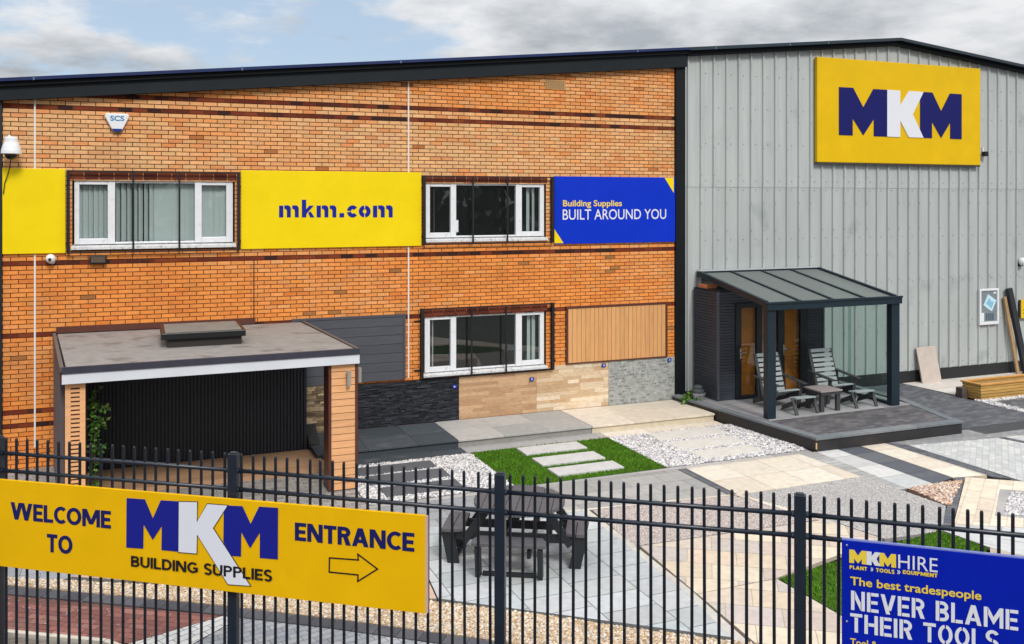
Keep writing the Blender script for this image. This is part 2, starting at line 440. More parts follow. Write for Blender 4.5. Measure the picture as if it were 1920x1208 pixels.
def strip(pts, w):
    """polygon of width w along a polyline, to the right of its direction"""
    a, b = [], []
    for k, p in enumerate(pts):
        q0, q1 = pts[max(k - 1, 0)], pts[min(k + 1, len(pts) - 1)]; d = Vector((q1[0] - q0[0], q1[1] - q0[1])).normalized()
        a.append(p); b.append((p[0] + d.y * w, p[1] - d.x * w))
    return a + b[::-1]
G = at_ground

# colours measured off the photograph, as real-world base colours
NAVY = lin((14, 24, 34)); ANTH = lin((40, 50, 58)); BLACKM = lin((22, 27, 34)); WHITE = (.78, .79, .8)
YEL = (.78, .56, .004); BLUE = (.004, .022, .42)

# ------------------------------------------------------------------ ground
mb = MB(); mb.face([(-700, -700, -.06), (700, -700, -.06), (700, 700, -.06), (-700, 700, -.06)])
tag(mb.build('ground', mat('asphalt', (.05, .05, .052), .9, nscale=3, namt=.2, bscale=80, bstr=.3)), kind='structure')
GREY = [lin((168, 166, 163)), lin((160, 159, 157)), lin((175, 172, 168))]
CREAM = [lin((212, 202, 185)), lin((206, 195, 178)), lin((216, 207, 192))]
PALE = [lin((194, 194, 192)), lin((187, 188, 187)), lin((200, 199, 196))]
DARK = [lin((92, 96, 102)), lin((84, 87, 94)), lin((99, 101, 106))]
BLK = [lin((62, 70, 77)), lin((56, 64, 70)), lin((68, 75, 81))]
SAND = [lin((204, 186, 164)), lin((198, 183, 168)), lin((190, 174, 162)), lin((210, 196, 174)), lin((186, 176, 168))]
BLUEG = [lin((178, 182, 184)), lin((170, 175, 177)), lin((186, 188, 189)), lin((174, 177, 177))]
JNT = lin((130, 126, 120)); JD = lin((60, 60, 62))
def rect(x0, x1, y0, y1): return [(x0, y0), (x1, y0), (x1, y1), (x0, y1)]
# upper terrace (one step above the yard) and the strip below it
def terrace(x0, x1, cols, joint, tint, su):
    mb = MB(); mb.box(x0 + .004, x1 - .004, -1.455, -.05, -.05, .112, tint)
    u = x0
    while u < x1 - .01:
        w = min(su, x1 - u)
        for a, b in ((-.78, -.045), (-1.49, -.784)):
            mb.box(u + .002, u + w - .002, a, b, .113, .15, jit(random.choice(cols), .04))
        u += su
    return tag(mb.build('terrace', stone_m, bevel=.004), kind='structure')
terrace(2.8, 5.35, BLK, JD, BLK[1], .9)
terrace(5.354, 8.07, GREY, JNT, lin((140, 137, 132)), .9)
terrace(8.074, 10.86, CREAM, JNT, lin((200, 188, 165)), .93)
paving('path', rect(3.0, 5.4, -1.86, -1.45), .9, .36, BLK, JD, bond=0)
paving('path', rect(5.4, 8.24, -1.86, -1.45), .9, .36, GREY, JNT, bond=0)
paving('path', rect(8.24, 10.86, -1.86, -1.45), .93, .36, CREAM, JNT, bond=0)
WG = [lin((214, 211, 208)), lin((204, 201, 201)), lin((190, 187, 190)), lin((224, 221, 216)), lin((164, 161, 164)), lin((140, 137, 140))]
holesA = [(3.3, 4.62, -2.52, -2.14), (3.36, 4.67, -3.09, -2.65), (3.45, 4.68, -3.72, -3.3)]
holesG = [(6.28, 7.48, -2.44, -1.99), (6.28, 7.47, -3.15, -2.69), (6.28, 7.5, -3.76, -3.35)]
holesB = [(8.98, 10.5, -2.48, -1.95), (9.0, 10.42, -3.18, -2.66), (9.05, 10.33, -3.8, -3.32)]
gravel('gravel', rect(3.12, 5.44, -3.95, -1.9), .026, 2100, WG, lin((150, 148, 150)), [(a + .02, b - .02, c + .02, d - .02) for a, b, c, d in holesA])
gravel('gravel', rect(8.2, 11.12, -3.98, -1.88), .028, 1900, WG, lin((165, 162, 162)), [(a + .05, b - .05, c + .05, d - .05) for a, b, c, d in holesB], zlift=.006)
slab_m = mat('slab', rough=.7, attr=True, nscale=7, namt=.09, bscale=50, bstr=.2)
def slabs(holes, name, col, labels, grp, top):
    for (a, b, c, d), lb in zip(holes, labels):
        m_ = MB(); m_.box(a, b, c, d, -.02, top, jit(col, .04))
        tag(m_.build(name, slab_m, origin=((a + b) / 2, (c + d) / 2, 0), bevel=.006), lb, 'paving slab', grp)
slabs(holesA, 'stepping_slab', lin((88, 90, 95)), ['dark grey stepping slab in white gravel, nearest the black terrace step', 'dark grey stepping slab in white gravel, middle of three', 'dark grey stepping slab in white gravel, nearest the fence'], 'dark slabs in white gravel', .036)
slabs(holesG, 'stepping_slab', lin((196, 196, 194)), ['pale stepping slab in green turf, nearest the terrace step', 'pale stepping slab in green turf, middle of three', 'pale stepping slab in green turf, nearest the picnic table'], 'pale slabs in green turf', .04)
slabs(holesB, 'stepping_slab', lin((208, 204, 197)), ['cream stepping slab in white gravel, nearest the cream terrace step', 'cream stepping slab in white gravel, middle of three', 'cream stepping slab in white gravel, farthest from the building'], 'cream slabs in white gravel', .028)
def turf(poly, holes=(), n=2600):
    mb = MB(); z = lift(); mb.prism(poly, z - .04, z, lin((58, 92, 20)), bottom=False)
    x0, x1 = min(p[0] for p in poly), max(p[0] for p in poly); y0, y1 = min(p[1] for p in poly), max(p[1] for p in poly)
    cols = [lin((84, 128, 22)), lin((70, 114, 16)), lin((98, 138, 34)), lin((76, 120, 24))]
    for _ in range(int((x1 - x0) * (y1 - y0) * n)):
        x, y = random.uniform(x0, x1), random.uniform(y0, y1)
        if not inside(x, y, poly) or any(h[0] < x < h[1] and h[2] < y < h[3] for h in holes): continue
        a = random.uniform(0, 6.28); w = random.uniform(.006, .011); h = random.uniform(.018, .034); dx, dy = math.cos(a) * w, math.sin(a) * w
        lx, ly = random.uniform(-.014, .014), random.uniform(-.014, .014)
        mb.face([(x - dx, y - dy, z), (x + dx, y + dy, z), (x + lx, y + ly, z + h)], jit(random.choice(cols), .15))
    return tag(mb.build('turf', mat('turf', rough=.75, attr=True, spec=.2, nscale=2.2, namt=.24)), kind='stuff')
turf(rect(5.46, 8.19, -3.96, -1.87), holesG)
# edging of the garden squares, grey slab row
paving('path', rect(3.1, 11.12, -4.12, -3.99), .9, .2, GREY, JNT, bond=0)
GREYD = [lin((160, 158, 155)), lin((152, 151, 149)), lin((166, 163, 159))]
paving('paving', [(5.35, -5.25), (8.3, -5.56), (8.3, -4.13), (5.35, -4.13)], .6, .45, GREYD, lin((140, 138, 134)))
paving('paving', rect(-2.9, 5.34, -5.2, -4.13), .45, .3, [lin((148, 150, 152)), lin((156, 157, 158)), lin((140, 142, 146))], lin((110, 110, 110)))
paving('paving', rect(-2.9, 3.1, -4.1, -.02), .2, .1, [lin((150, 146, 142)), lin((162, 156, 150)), lin((140, 136, 134))], lin((100, 98, 94)))
paving('path', [(8.31, -4.13), (8.47, -4.13), (8.44, -5.6), (8.31, -5.56)], .12, .5, DARK, JD, bond=0)
paving('paving', [(8.475, -4.13), (10.82, -4.13), (10.85, -5.6), (8.445, -5.61)], .7, .72, CREAM, lin((196, 184, 164)), bond=0, j=.02)
paving('path', [(10.825, -4.13), (11.17, -4.13), (11.04, -6.35), (10.855, -6.35)], .34, .14, GREY, JNT, bond=0)
paving('paving', [(11.175, -4.1), (11.655, -4.1), (11.63, -6.34), (11.045, -6.36)], .6, .6, PALE, JNT, bond=0)
paving('paving', [(11.66, -4.1), (12.185, -4.1), (12.17, -6.2), (11.635, -6.33)], .53, .6, DARK, JD, bond=0)
paving('paving', [(12.19, -4.1), (12.75, -4.1), (12.8, -6.31), (12.18, -6.2)], .56, .6, CREAM, lin((205, 190, 165)), bond=0)
paving('path', [(12.755, -4.1), (13.03, -4.3), (12.98, -6.6), (12.8, -6.42)], .2, .1, DARK, JD)
paving('paving', [(13.035, -4.42), (15.0, -4.66), (15.9, -8.3), (13.05, -6.8)], .2, .1, PALE, lin((175, 178, 178)), ang=40)
paving('path', [(15.005, -4.55), (15.15, -4.62), (16.0, -8.2), (15.85, -8.3)], .2, .1, DARK, JD)
paving('paving', [(15.155, -4.6), (21, -5.0), (21, -9.0), (16.0, -8.3)], .4, .3, PALE, JNT)
paving('path', [(12.76, -4.1), (13.03, -4.43), (15.0, -4.67), (15.0, -4.0), (12.76, -4.0)], .2, .1, [lin((150, 148, 148)), lin((140, 140, 142))], JNT)
paving('path', [(15.0, -4.67), (21, -5.03), (21, -4.39), (15.0, -4.39)], .2, .1, [lin((150, 148, 148)), lin((140, 140, 142))], JNT)
BLOCK = [lin((94, 96, 102)), lin((86, 88, 94)), lin((104, 105, 109)), lin((80, 82, 90))]
paving('paving', [(14.4, -4.38), (17.28, -4.38), (17.3, -.02), (11.1, -.02), (11.1, -3.9), (14.4, -3.9)], .2, .1, BLOCK, lin((62, 63, 66)), ang=8, gap=.006, j=.1)
paving('path', [(17.3, -.02), (30, -.02), (30, -1.72), (17.42, -1.72)], 1.5, .85, [lin((205, 198, 190)), lin((198, 192, 184))], JNT, bond=0)
gravel('gravel', [(17.3, -4.4), (17.48, -4.4), (17.6, -2.36), (24, -2.3), (24, -2.1), (17.32, -2.1)], .03, 1500, WG, lin((170, 168, 168)))
paving('paving', [(17.5, -4.4), (24, -4.4), (24, -2.34), (17.62, -2.4)], .2, .1, BLOCK, lin((62, 63, 66)), gap=.006, j=.1)
# nearer the fence
GG = [lin((180, 178, 176)), lin((166, 164, 164)), lin((192, 188, 186)), lin((152, 150, 150)), lin((186, 178, 170))]
PG = [lin((192, 180, 174)), lin((176, 162, 156)), lin((204, 192, 182)), lin((160, 148, 146)), lin((182, 176, 174))]
BG = [lin((206, 176, 150)), lin((170, 136, 118)), lin((226, 206, 186)), lin((140, 112, 100)), lin((190, 180, 176))]
gravel('gravel', [(8.5, -5.66), (10.84, -5.64), (10.93, -7.2), (10.05, -7.95), (9.12, -7.88), (8.98, -7.2)], .011, 9000, GG, lin((140, 138, 138)))
gravel('gravel', [(6.05, -5.42), (8.34, -5.65), (8.83, -6.98), (5.93, -6.86)], .011, 8500, PG, lin((140, 130, 126)))
paving('path', [(8.36, -5.6), (8.48, -5.62), (8.97, -7.2), (8.86, -7.2)], .12, .6, CREAM, JNT, bond=0)
paving('path', [(5.36, -5.27), (8.3, -5.575), (8.3, -5.63), (5.36, -5.33)], .6, .1, CREAM, JNT, bond=0)
gravel('gravel', [(11.05, -6.375), (12.05, -6.37), (12.16, -6.4), (11.0, -7.22), (10.96, -7.15)], .026, 2400, BG, lin((150, 120, 104)), zlift=.006)
paving('path', [(12.2, -6.22), (12.34, -6.28), (10.9, -7.42), (10.35, -7.84), (10.23, -7.78)], .14, .5, DARK, JD, ang=37, bond=0)
paving('paving', [(12.35, -6.29), (13.05, -6.82), (14.6, -8.0), (13.2, -9.5), (11.3, -8.35), (10.38, -7.84)], .6, .2, [lin((216, 202, 182)), lin((208, 194, 174)), lin((222, 208, 188))], lin((195, 180, 160)), ang=37)
z_ = lift()
paving('paving', [(12.33, -6.94), (13.3, -7.7), (12.2, -8.5), (11.22, -7.79)], .3, .3, GREY, JNT, ang=37)
gravel('gravel', [(12.36, -7.1), (13.1, -7.65), (12.1, -8.35), (11.4, -7.8)], .024, 2200, WG, lin((160, 158, 160)))
turf([(6.99, -8.41), (10.02, -7.94), (10.1, -8.6), (9.0, -9.6), (7.0, -9.5)])
paving('path', [(10.06, -7.96), (10.4, -7.86), (11.3, -8.37), (10.4, -9.3), (10.13, -8.6)], .6, .6, PALE, JNT, ang=37)
SANDJ = lin((178, 164, 146))
paving('paving', [(5.99, -6.9), (8.9, -7.02), (9.08, -7.87), (6.96, -8.39), (5.86, -8.4)], .6, .45, SAND, SANDJ, ang=-34, j=.05)
paving('paving', [(5.86, -8.41), (6.96, -8.41), (6.98, -9.52), (6.4, -10.1), (5.75, -9.6)], .6, .45, SAND, SANDJ, ang=-34, j=.05)
paving('paving', [(7.0, -9.52), (9.0, -9.62), (10.15, -8.62), (10.4, -9.35), (8.5, -12.0), (6.42, -10.1)], .6, .45, [lin((206, 196, 184)), lin((198, 190, 180))], SANDJ)
paving('paving', [(3.35, -5.22), (5.36, -5.36), (5.98, -5.42), (5.84, -8.3), (5.7, -9.5), (3.1, -7.42)], .42, .68, BLUEG, lin((120, 122, 122)), ang=90, gap=.012)
kerb_run([(6.0, -5.36), (5.93, -6.9), (5.85, -8.3), (5.69, -9.62)], [(5.9, -5.36), (5.83, -6.9), (5.75, -8.3), (5.58, -9.54)], .6, .03, [lin((196, 190, 180)), lin((188, 183, 175))], 'path')
paving('paving', [(-.75, -5.21), (3.34, -5.21), (3.08, -7.42), (2.2, -6.98)], .5, .4, [lin((208, 180, 160)), lin((200, 170, 152)), lin((186, 160, 146))], JNT)
top = [(-3.2, -3.9), (-1.56, -4.9), (.0, -5.75), (2.97, -7.43), (3.94, -8.17), (4.82, -8.92), (5.72, -9.62), (7.2, -10.9)]
bot = [(-3.2, -4.1), (-1.5, -5.14), (.75, -6.62), (1.97, -7.5), (3.15, -8.42), (4.4, -9.5), (6.6, -11.4)]
GOLD = [lin((212, 194, 170)), lin((200, 176, 146)), lin((222, 210, 194)), lin((184, 156, 124)), lin((166, 140, 114)), lin((190, 182, 172))]
gravel('gravel', top + bot[::-1], .022, 2600, GOLD, lin((190, 164, 132)))
n_ = len(bot)
e1 = strip(bot, .05)[n_:][::-1]; e2 = strip(e1, .19)[n_:][::-1]; bot3 = e2
kerb_run(bot, e1, .6, .02, [lin((186, 182, 176))]); kerb_run(e1, e2, .25, .045, [lin((84, 84, 90)), lin((74, 74, 80)), lin((92, 91, 96))])
RED = [lin((160, 104, 92)), lin((150, 96, 86)), lin((170, 116, 104)), lin((142, 90, 82))]
paving('paving', [bot3[1], bot3[2], (.85, -6.95), (-.1, -7.25), (-1.36, -6.42)], .2, .1, RED, lin((120, 80, 70)), ang=-33, gap=.006, j=.1)
paving('path', [(.86, -6.96), (1.02, -7.06), (.2, -7.75), (-.12, -7.4), (-.1, -7.26)], .2, .1, [lin((222, 220, 216))], JNT, ang=30)
paving('path', [(1.03, -7.07), bot3[3], bot3[4], bot3[5], (4.6, -11.6), (.2, -7.78)], .2, .1, [lin((170, 172, 176)), lin((160, 162, 168)), lin((178, 178, 180))], lin((130, 130, 132)), ang=12)
ke = [(-2.2, -5.78), (-1.36, -6.43), (-.3, -7.1), (.2, -7.76)]; kerb_run(ke, strip(ke, .06)[4:][::-1], .6, .05, [lin((216, 206, 190))])
paving('path', [(-2.3, -5.86), (-1.39, -6.52), (-.34, -7.2), (.16, -7.9), (-.2, -8.4), (-3, -6.3)], .2, .1, [lin((130, 118, 104)), lin((120, 110, 100))], JNT)
gravel('gravel', [(-1.45, -5.5), (-.4, -6.1), (-.1, -6.9), (-.9, -6.6)], .013, 60, WG, None)

# ------------------------------------------------------------------ brick office building
LX, RX = -2.10, 10.83
SL = .0982
def roof_top(x): return 6.483 + (x + 2.139) * .1012 if x < 17.054 else 8.426 - (x - 17.054) * .1012
def brick_top(x): return 6.13 + (x + 2.139) * .0967
office = thing('office_building', 'two storey orange brick office wing with dark red brick bands and three white windows', 'building', (4.4, 0, 0))
w1 = (at_wall(139, 400)[0], at_wall(437, 400)[0], 3.66, 4.845)
w2 = (5.17, 7.73, 3.68, 4.845)
w3 = (5.17, 7.73, 1.04, 2.225)
openings = [(a - .03, b + .03, c - .0, d + .0) for a, b, c, d in (w1, w2, w3)]
brick_m = mat('brick', rough=.82, attr=True, nscale=22, namt=.16, bscale=90, bstr=.35, spec=.25, spots=(.9, .56, lin((150, 84, 40)), .22))
mortar_m = mat('mortar', lin((98, 64, 38)), .95, nscale=6, namt=.15)
def brick_col(x, z, k):
    if k in (0, 35, 38, -16, -33, -36):
        return jit(random.choice([lin((112, 46, 26)), lin((100, 40, 24)), lin((52, 28, 24)), lin((122, 54, 30)), lin((78, 36, 26))]), .12)
    peach, orange, deep = lin((222, 168, 116)), lin((224, 139, 68)), lin((210, 113, 48))
    t = max(0, min(1, (z - 3.2) / 1.9))                      # brick colour turns paler above the sign band
    if z > 6.33: t *= .45
    n = math.sin(x * .9 + z * 1.7) * .22 + random.gauss(0, .17)
    base = mixc(orange, peach, max(0, min(1.15, t * .95 + n)))
    if random.random() < .10: base = mixc(base, deep, .45)
    q = random.random()
    patch = math.sin(x * 2.1 + 1.3) * math.sin(z * 2.7 + x * .6)
    if z < 3.4 and q < .004 + (.12 if patch > .74 else 0): base = jit(lin((158, 106, 60)), .15)
    elif q < .004: base = jit(lin((168, 104, 58)), .15)
    return jit(base, .09)
def brick_wall():
    mb = MB(); mo = MB(); P, C, g = .234, .075, .0135
    k = -46
    while True:
        zc = 3.435 + k * C; z0, z1 = zc - C / 2 + g / 2, zc + C / 2 - g / 2
        if z0 > 7.45: break
        if z1 < 0.0: k += 1; continue
        x = LX - (P / 2 if k % 2 else 0)
        holes = sorted((a, b) for a, b, c, d in openings if c - .01 < zc < d + .01)
        while x < RX:
            xa, xb = max(x + g / 2, LX), min(x + P - g / 2, RX)
            segs = [(xa, xb)]
            for a, b in holes:
                nx = []
                for s0, s1 in segs:
                    if s1 <= a or s0 >= b: nx.append((s0, s1)); continue
                    if s0 < a: nx.append((s0, a))
                    if s1 > b: nx.append((b, s1))
                segs = nx
            for s0, s1 in segs:
                if s1 - s0 > .012 and z0 < brick_top((s0 + s1) / 2) + .03:
                    y = -random.uniform(0, .0035)
                    mb.box(s0, s1, y - .004, .012, z0, z1, brick_col(s0, zc, k), skip=(4,))
            x += P
        for a, b in holes:      # reveal bricks
            for xx, sgn in ((a, -1), (b, 1)):
                mb.box(min(xx, xx + sgn * .05), max(xx, xx + sgn * .05), .013, .115, z0, z1, brick_col(xx, zc, k), skip=(4,))
        k += 1
    # mortar backing, split round the openings
    xs = sorted({LX, RX} | {v for o in openings for v in o[:2]})
    for a, b in zip(xs, xs[1:]):
        hs = sorted((o[2], o[3]) for o in openings if o[0] < (a + b) / 2 < o[1]); z = -.05
        for c, d in hs:
            mo.box(a, b, .009, .1, z, c); z = d
        p = [(a, .009, z), (b, .009, z), (b, .1, z), (a, .1, z), (a, .009, brick_top(a) + .08), (b, .009, brick_top(b) + .08), (b, .1, brick_top(b) + .08), (a, .1, brick_top(a) + .08)]
        mo.hexa(p)
    # inner leaf and end walls so that the building is solid
    for a, b in zip(xs, xs[1:]):
        hs = sorted((o[2], o[3]) for o in openings if o[0] < (a + b) / 2 < o[1]); z = -.05
        for c, d in hs: mo.box(a, b, .12, .26, z, c); z = d
        mo.hexa([(a, .12, z), (b, .12, z), (b, .26, z), (a, .26, z), (a, .12, brick_top(a)), (b, .12, brick_top(b)), (b, .26, brick_top(b)), (a, .26, brick_top(a))])
    mo.box(LX, LX + .1, .27, 30, -.05, 6.1)
    w = mb.build('brick_wall', brick_m, office)
    mo.build('mortar', mortar_m, w)
brick_wall()
trim_m = mat('dark_trim', BLACKM, .45, nscale=4, namt=.15)
mb = MB(); mb.box(LX - .25, LX - .004, -.06, 30, -.05, roof_top(LX) - .3); mb.build('corner_trim', trim_m, office)
mb = MB(); mb.box(10.835, 11.075, -.07, .2, -.05, brick_top(10.95) + .02); mb.build('corner_trim', mat('pillar_black', lin((13, 17, 21)), .55, spec=.25), office, bevel=.006)
# lintels (soldier course of dark red bricks), over each window
def lintel(x0, x1, z0, z1, parent, name='lintel'):
    mb = MB(); x = x0
    while x < x1 - .02:
        w = min(.234, x1 - x)
        mb.box(x + .004, x + w - .004, -.012, .115, z0 + .003, z1, jit(random.choice([lin((96, 46, 32)), lin((84, 38, 28)), lin((108, 54, 36))]), .15)); x += w
    mb.build(name, brick_m, parent)
frame_m = mat('white_plastic', (.74, .75, .78), .35, nscale=12, namt=.05, spots=(9, .6, lin((140, 138, 132)), .3))
sill_m = mat('sill', (.66, .66, .66), .5, nscale=14, namt=.15, spots=(16, .55, lin((112, 104, 96)), .6))
pane_m = glass('window_glass', (.9, .93, .93), .95, 0, .014, (.45, .5, .5), 1.85)
blind_m = mat('blind_fabric', lin((196, 203, 200)), .8, nscale=60, namt=.12)
steel_m = mat('black_steel', lin((20, 20, 24)), .45)
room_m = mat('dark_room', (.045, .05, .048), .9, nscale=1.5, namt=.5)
def window(px, win, blinds, guard_x, cage, low):
    x0, x1, z0, z1 = win; Y = .055
    W = thing('window', 'white three light window', None); del W['label']; W.parent = office; W.location = Vector(((x0 + x1) / 2, 0, z0)) - world_of(office)
    l0, l1, c0, c1, r0, r1 = [wx(p, Y) for p in px]
    sb = z0 + .075                                      # underside of glazing
    gt, gb = z1 - .085, sb + .1                         # casement glass
    ct, cb = z1 - .055, sb + .035                       # fixed centre glass
    f = MB()
    f.box(x0, l0, Y - .03, Y + .05, sb, z1 - .002); f.box(r1, x1, Y - .03, Y + .05, sb, z1 - .002)
    f.box(l1, c0, Y - .035, Y + .05, sb, z1 - .002); f.box(c1, r0, Y - .035, Y + .05, sb, z1 - .002)
    f.box(l0, l1, Y - .03, Y + .05, gt, z1 - .002); f.box(l0, l1, Y - .03, Y + .05, sb, gb)
    f.box(r0, r1, Y - .03, Y + .05, gt, z1 - .002); f.box(r0, r1, Y - .03, Y + .05, sb, gb)
    f.box(c0, c1, Y - .02, Y + .05, ct, z1 - .002); f.box(c0, c1, Y - .02, Y + .05, sb, cb)
    f.build('frame', frame_m, W, bevel=.008)
    for a, b, c, d in ((l0, l1, gb, gt), (c0, c1, cb, ct), (r0, r1, gb, gt)):
        p = MB(); p.box(a - .006, b + .006, Y + .008, Y + .014, c - .006, d + .006); p.build('pane', pane_m, W)
    s = MB(); s.hexa([(x0 - .05, -.06, z0 - .012), (x1 + .05, -.06, z0 - .012), (x1 + .05, Y + .06, z0 - .012), (x0 - .05, Y + .06, z0 - .012), (x0 - .05, -.06, z0 + .04), (x1 + .05, -.06, z0 + .04), (x1 + .05, Y + .06, z0 + .072), (x0 - .05, Y + .06, z0 + .072)])
    s.build('sill', sill_m, W, bevel=.004)
    lintel(x0 - .08, x1 + .06, z1, z1 + .125, W)
    # the room behind the glass
    r = MB(); a, b, y0, y1, c, d = x0 - .3, x1 + .3, .27, 3.0, z0 - .55, z1 + .5
    r.face([(a, y1, c), (b, y1, c), (b, y1, d), (a, y1, d)]); r.face([(a, y0, c), (a, y1, c), (a, y1, d), (a, y0, d)]); r.face([(b, y0, c), (b, y0, d), (b, y1, d), (b, y1, c)])
    r.face([(a, y0, c), (b, y0, c), (b, y1, c), (a, y1, c)]); r.face([(a, y0, d), (a, y1, d), (b, y1, d), (b, y0, d)])
    r.build('room', room_m, W)
    bl = MB()
    for (xa, xb, wid, turn) in blinds:
        bl.cut()
        n = max(1, int((xb - xa) / wid))
        for i in range(n):
            cx = xa + (i + .5) * (xb - xa) / n; t = R(turn + random.uniform(-9, 9)); hx, hy = math.cos(t) * wid * .56, math.sin(t) * wid * .56
            cc = jit((.8, .8, .8), .12)
            bl.face([(cx - hx, .15 - hy, sb + .02 + random.uniform(0, .03)), (cx + hx, .15 + hy, sb + .02 + random.uniform(0, .03)), (cx + hx, .15 + hy, z1 - .04), (cx - hx, .15 - hy, z1 - .04)], cc)
    if bl.f:
        bl.build('blind', blind_m, W)
    # steel security frame standing off the wall
    g = MB(); a, b, c, d = cage; t = .022
    for xx in (a, b):
        g.box(xx - .025, xx + .025, -.11, -.075, c, d); g.box(xx - .02, xx + .02, -.035, -.004, c, d)
        for zz in (c + (d - c) * .12, c + (d - c) * .82):
            g.box(xx - .012, xx + .012, -.074, -.036, zz - .02, zz + .02)
            g.box(min(xx, xx + (-.14 if xx == a else .09)), max(xx, xx + (-.14 if xx == a else .09)), -.03, -.006, zz - .012, zz + .012)
    g.box(a + .026, b - .026, -.1, -.08, d - t, d); g.box(a + .026, b - .026, -.1, -.08, c, c + t)
    for p in guard_x:
        xx = wx(p, -.09); g.box(xx - .016, xx + .016, -.1, -.08, c + t, d - t)
    g.build('security_frame', steel_m, W)
    return W
W1 = window((149, 202, 216, 365, 378, 424), w1, [(w1[0] + .05, w1[0] + .62, .075, 24), (wx(216), wx(290), .085, 38), (wx(290), w1[1] - .11, .10, 4)], (250, 336.5), (-1.115, 1.655, 3.59, 5.0), 0)
W1['label'] = 'upper window with grey vertical blinds drawn behind the glass'
W2 = window((805.5, 844, 854.5, 966, 977.5, 1011.5), w2, [(w2[0] + .08, w2[0] + .28, .07, 60), (wx(990), wx(1010), .09, 30)], (887, 951.5), (5.13, 7.875, 3.625, 4.975), 0)
W2['label'] = 'upper window with dark glass and blinds pushed to its sides'
W3 = window((805.5, 844, 854.5, 966, 977.5, 1011.5), w3, [(w3[0] + .08, w3[0] + .24, .07, 60), (wx(992), wx(1010), .09, 30)], (884.5, 949), (5.085, 7.88, 1.02, 2.385), 0)
W3['label'] = 'ground floor window reflecting the yard'
W2h = MB(); W2h.box(wx(856), wx(860), .02, .04, 3.86, 4.1); W2h.build('handle', frame_m, W2)
# movement joints, cable, vent
jm = mat('white_sealant', (.72, .69, .66), .6)
mb = MB(); mb.box(-1.637, -1.611, -.0105, .01, .35, brick_top(-1.6) + .02); mb.build('movement_joint', jm, office); mb = MB(); mb.box(4.822, 4.848, -.0105, .01, 1.05, brick_top(4.8) + .02); mb.build('movement_joint', jm, office)
mb = MB(); mb.box(1.922, 1.938, -.014, -.004, 2.3, 3.42); mb.build('black_cable', steel_m, office)
mb = MB(); a, b = wx(1022), wx(1060)
mb.box(a, b, -.012, .0, 6.79, 6.98, lin((176, 140, 92)))
for i in range(9): mb.box(a + .02 + i * (b - a - .04) / 9, a + .02 + (i + .55) * (b - a - .04) / 9, -.018, -.0125, 6.81, 6.96, lin((150, 116, 74)))
mb.build('air_vent', mat('vent', rough=.7, attr=True), office)
# verge: dark fascia boards under the roof edge, split at the pillar
def verge(xa, xb, below, name, parent, m, y0, y1, top_off=0.):
    mb = MB(); xs = [xa] + ([17.054] if xa < 17.054 < xb else []) + [xb]
    for a, b in zip(xs, xs[1:]):
        ta, tb = roof_top(a) - top_off, roof_top(b) - top_off
        mb.hexa([(a, y0, ta - below), (b, y0, tb - below), (b, y1, tb - below), (a, y1, ta - below), (a, y0, ta), (b, y0, tb), (b, y1, tb), (a, y1, ta)])
    return mb.build(name, m, parent)
cap_m = mat('verge_cap', lin((14, 34, 84)), .35, nscale=3, namt=.12, spec=.5)
fas_m = mat('fascia_board', lin((20, 28, 34)), .55, nscale=2, namt=.2, spec=.25)
fas2_m = mat('fascia_black_board', lin((9, 12, 16)), .6, spec=.2)  # blacker board directly below the verge cap
verge(-2.6, 11.078, .055, 'verge_cap', office, cap_m, -.26, .3)
verge(-2.6, 11.078, .075, 'fascia', office, fas2_m, -.2, .28, .056)
mb = MB(); xs = (-2.6, 11.078)
mb.hexa([(-2.6, -.14, brick_top(-2.6)), (11.078, -.14, brick_top(11.078)), (11.078, .2, brick_top(11.078)), (-2.6, .2, brick_top(-2.6)), (-2.6, -.14, roof_top(-2.6) - .132), (11.078, -.14, roof_top(11.078) - .132), (11.078, .2, roof_top(11.078) - .132), (-2.6, .2, roof_top(-2.6) - .132)])
mb.build('fascia', fas_m, office)
mb = MB()
for x in (wx(752, -.27), wx(63, -.27), wx(1196, -.27), 1.7): mb.box(x - .012, x + .012, -.265, -.255, roof_top(x) - .06, roof_top(x) + .008); mb.cut()
mb.build('cap_joint', mat('cap_joint', lin((90, 110, 135)), .4), office)
roof_m = mat('roof_sheet', lin((70, 76, 84)), .5, nscale=1, namt=.1)
mb = MB(); mb.hexa([(-2.6, .301, roof_top(-2.6) - .1), (11.078, .301, roof_top(11.078) - .1), (11.078, 34, roof_top(11.078) - .1), (-2.6, 34, roof_top(-2.6) - .1), (-2.6, .301, roof_top(-2.6) - .01), (11.078, .301, roof_top(11.078) - .01), (11.078, 34, roof_top(11.078) - .01), (-2.6, 34, roof_top(-2.6) - .01)])
mb.build('roof', roof_m, office)

# cladding samples fixed to the brick wall
def board_panel(x0, x1, z0, z1, n, vertical, m, fm, label_, fr=.045):
    p = MB(); a, b, c, d = x0 + fr, x1 - fr, z0 + fr * (0 if not vertical else .6), z1 - fr
    for i in range(n):
        if vertical: p.box(a + (b - a) * i / n + .003, a + (b - a) * (i + 1) / n - .004, -.045, -.012, c, d, jit((1, 1, 1), .05))
        else: p.box(a, b, -.045, -.012, c + (d - c) * i / n + .003, c + (d - c) * (i + 1) / n - .004, jit((1, 1, 1), .05))
    p.box(x0 + .01, x1 - .01, -.011, -.005, z0 + .01, z1 - .01, (.12, .1, .1))
    o = p.build('cladding_panel', m, office); o['label'] = label_
    f = MB(); f.box(x0, x0 + fr, -.055, -.004, z0, z1); f.box(x1 - fr, x1, -.055, -.004, z0, z1); f.box(x0 + fr, x1 - fr, -.055, -.004, z1 - fr, z1)
    if vertical: f.box(x0 + fr, x1 - fr, -.055, -.004, z0, z0 + fr * .6)
    f.build('trim', fm, o)
tim_m = mat('tan_board', rough=.6, attr=True, nscale=5, namt=.1, stretch=(8, 8, .6))
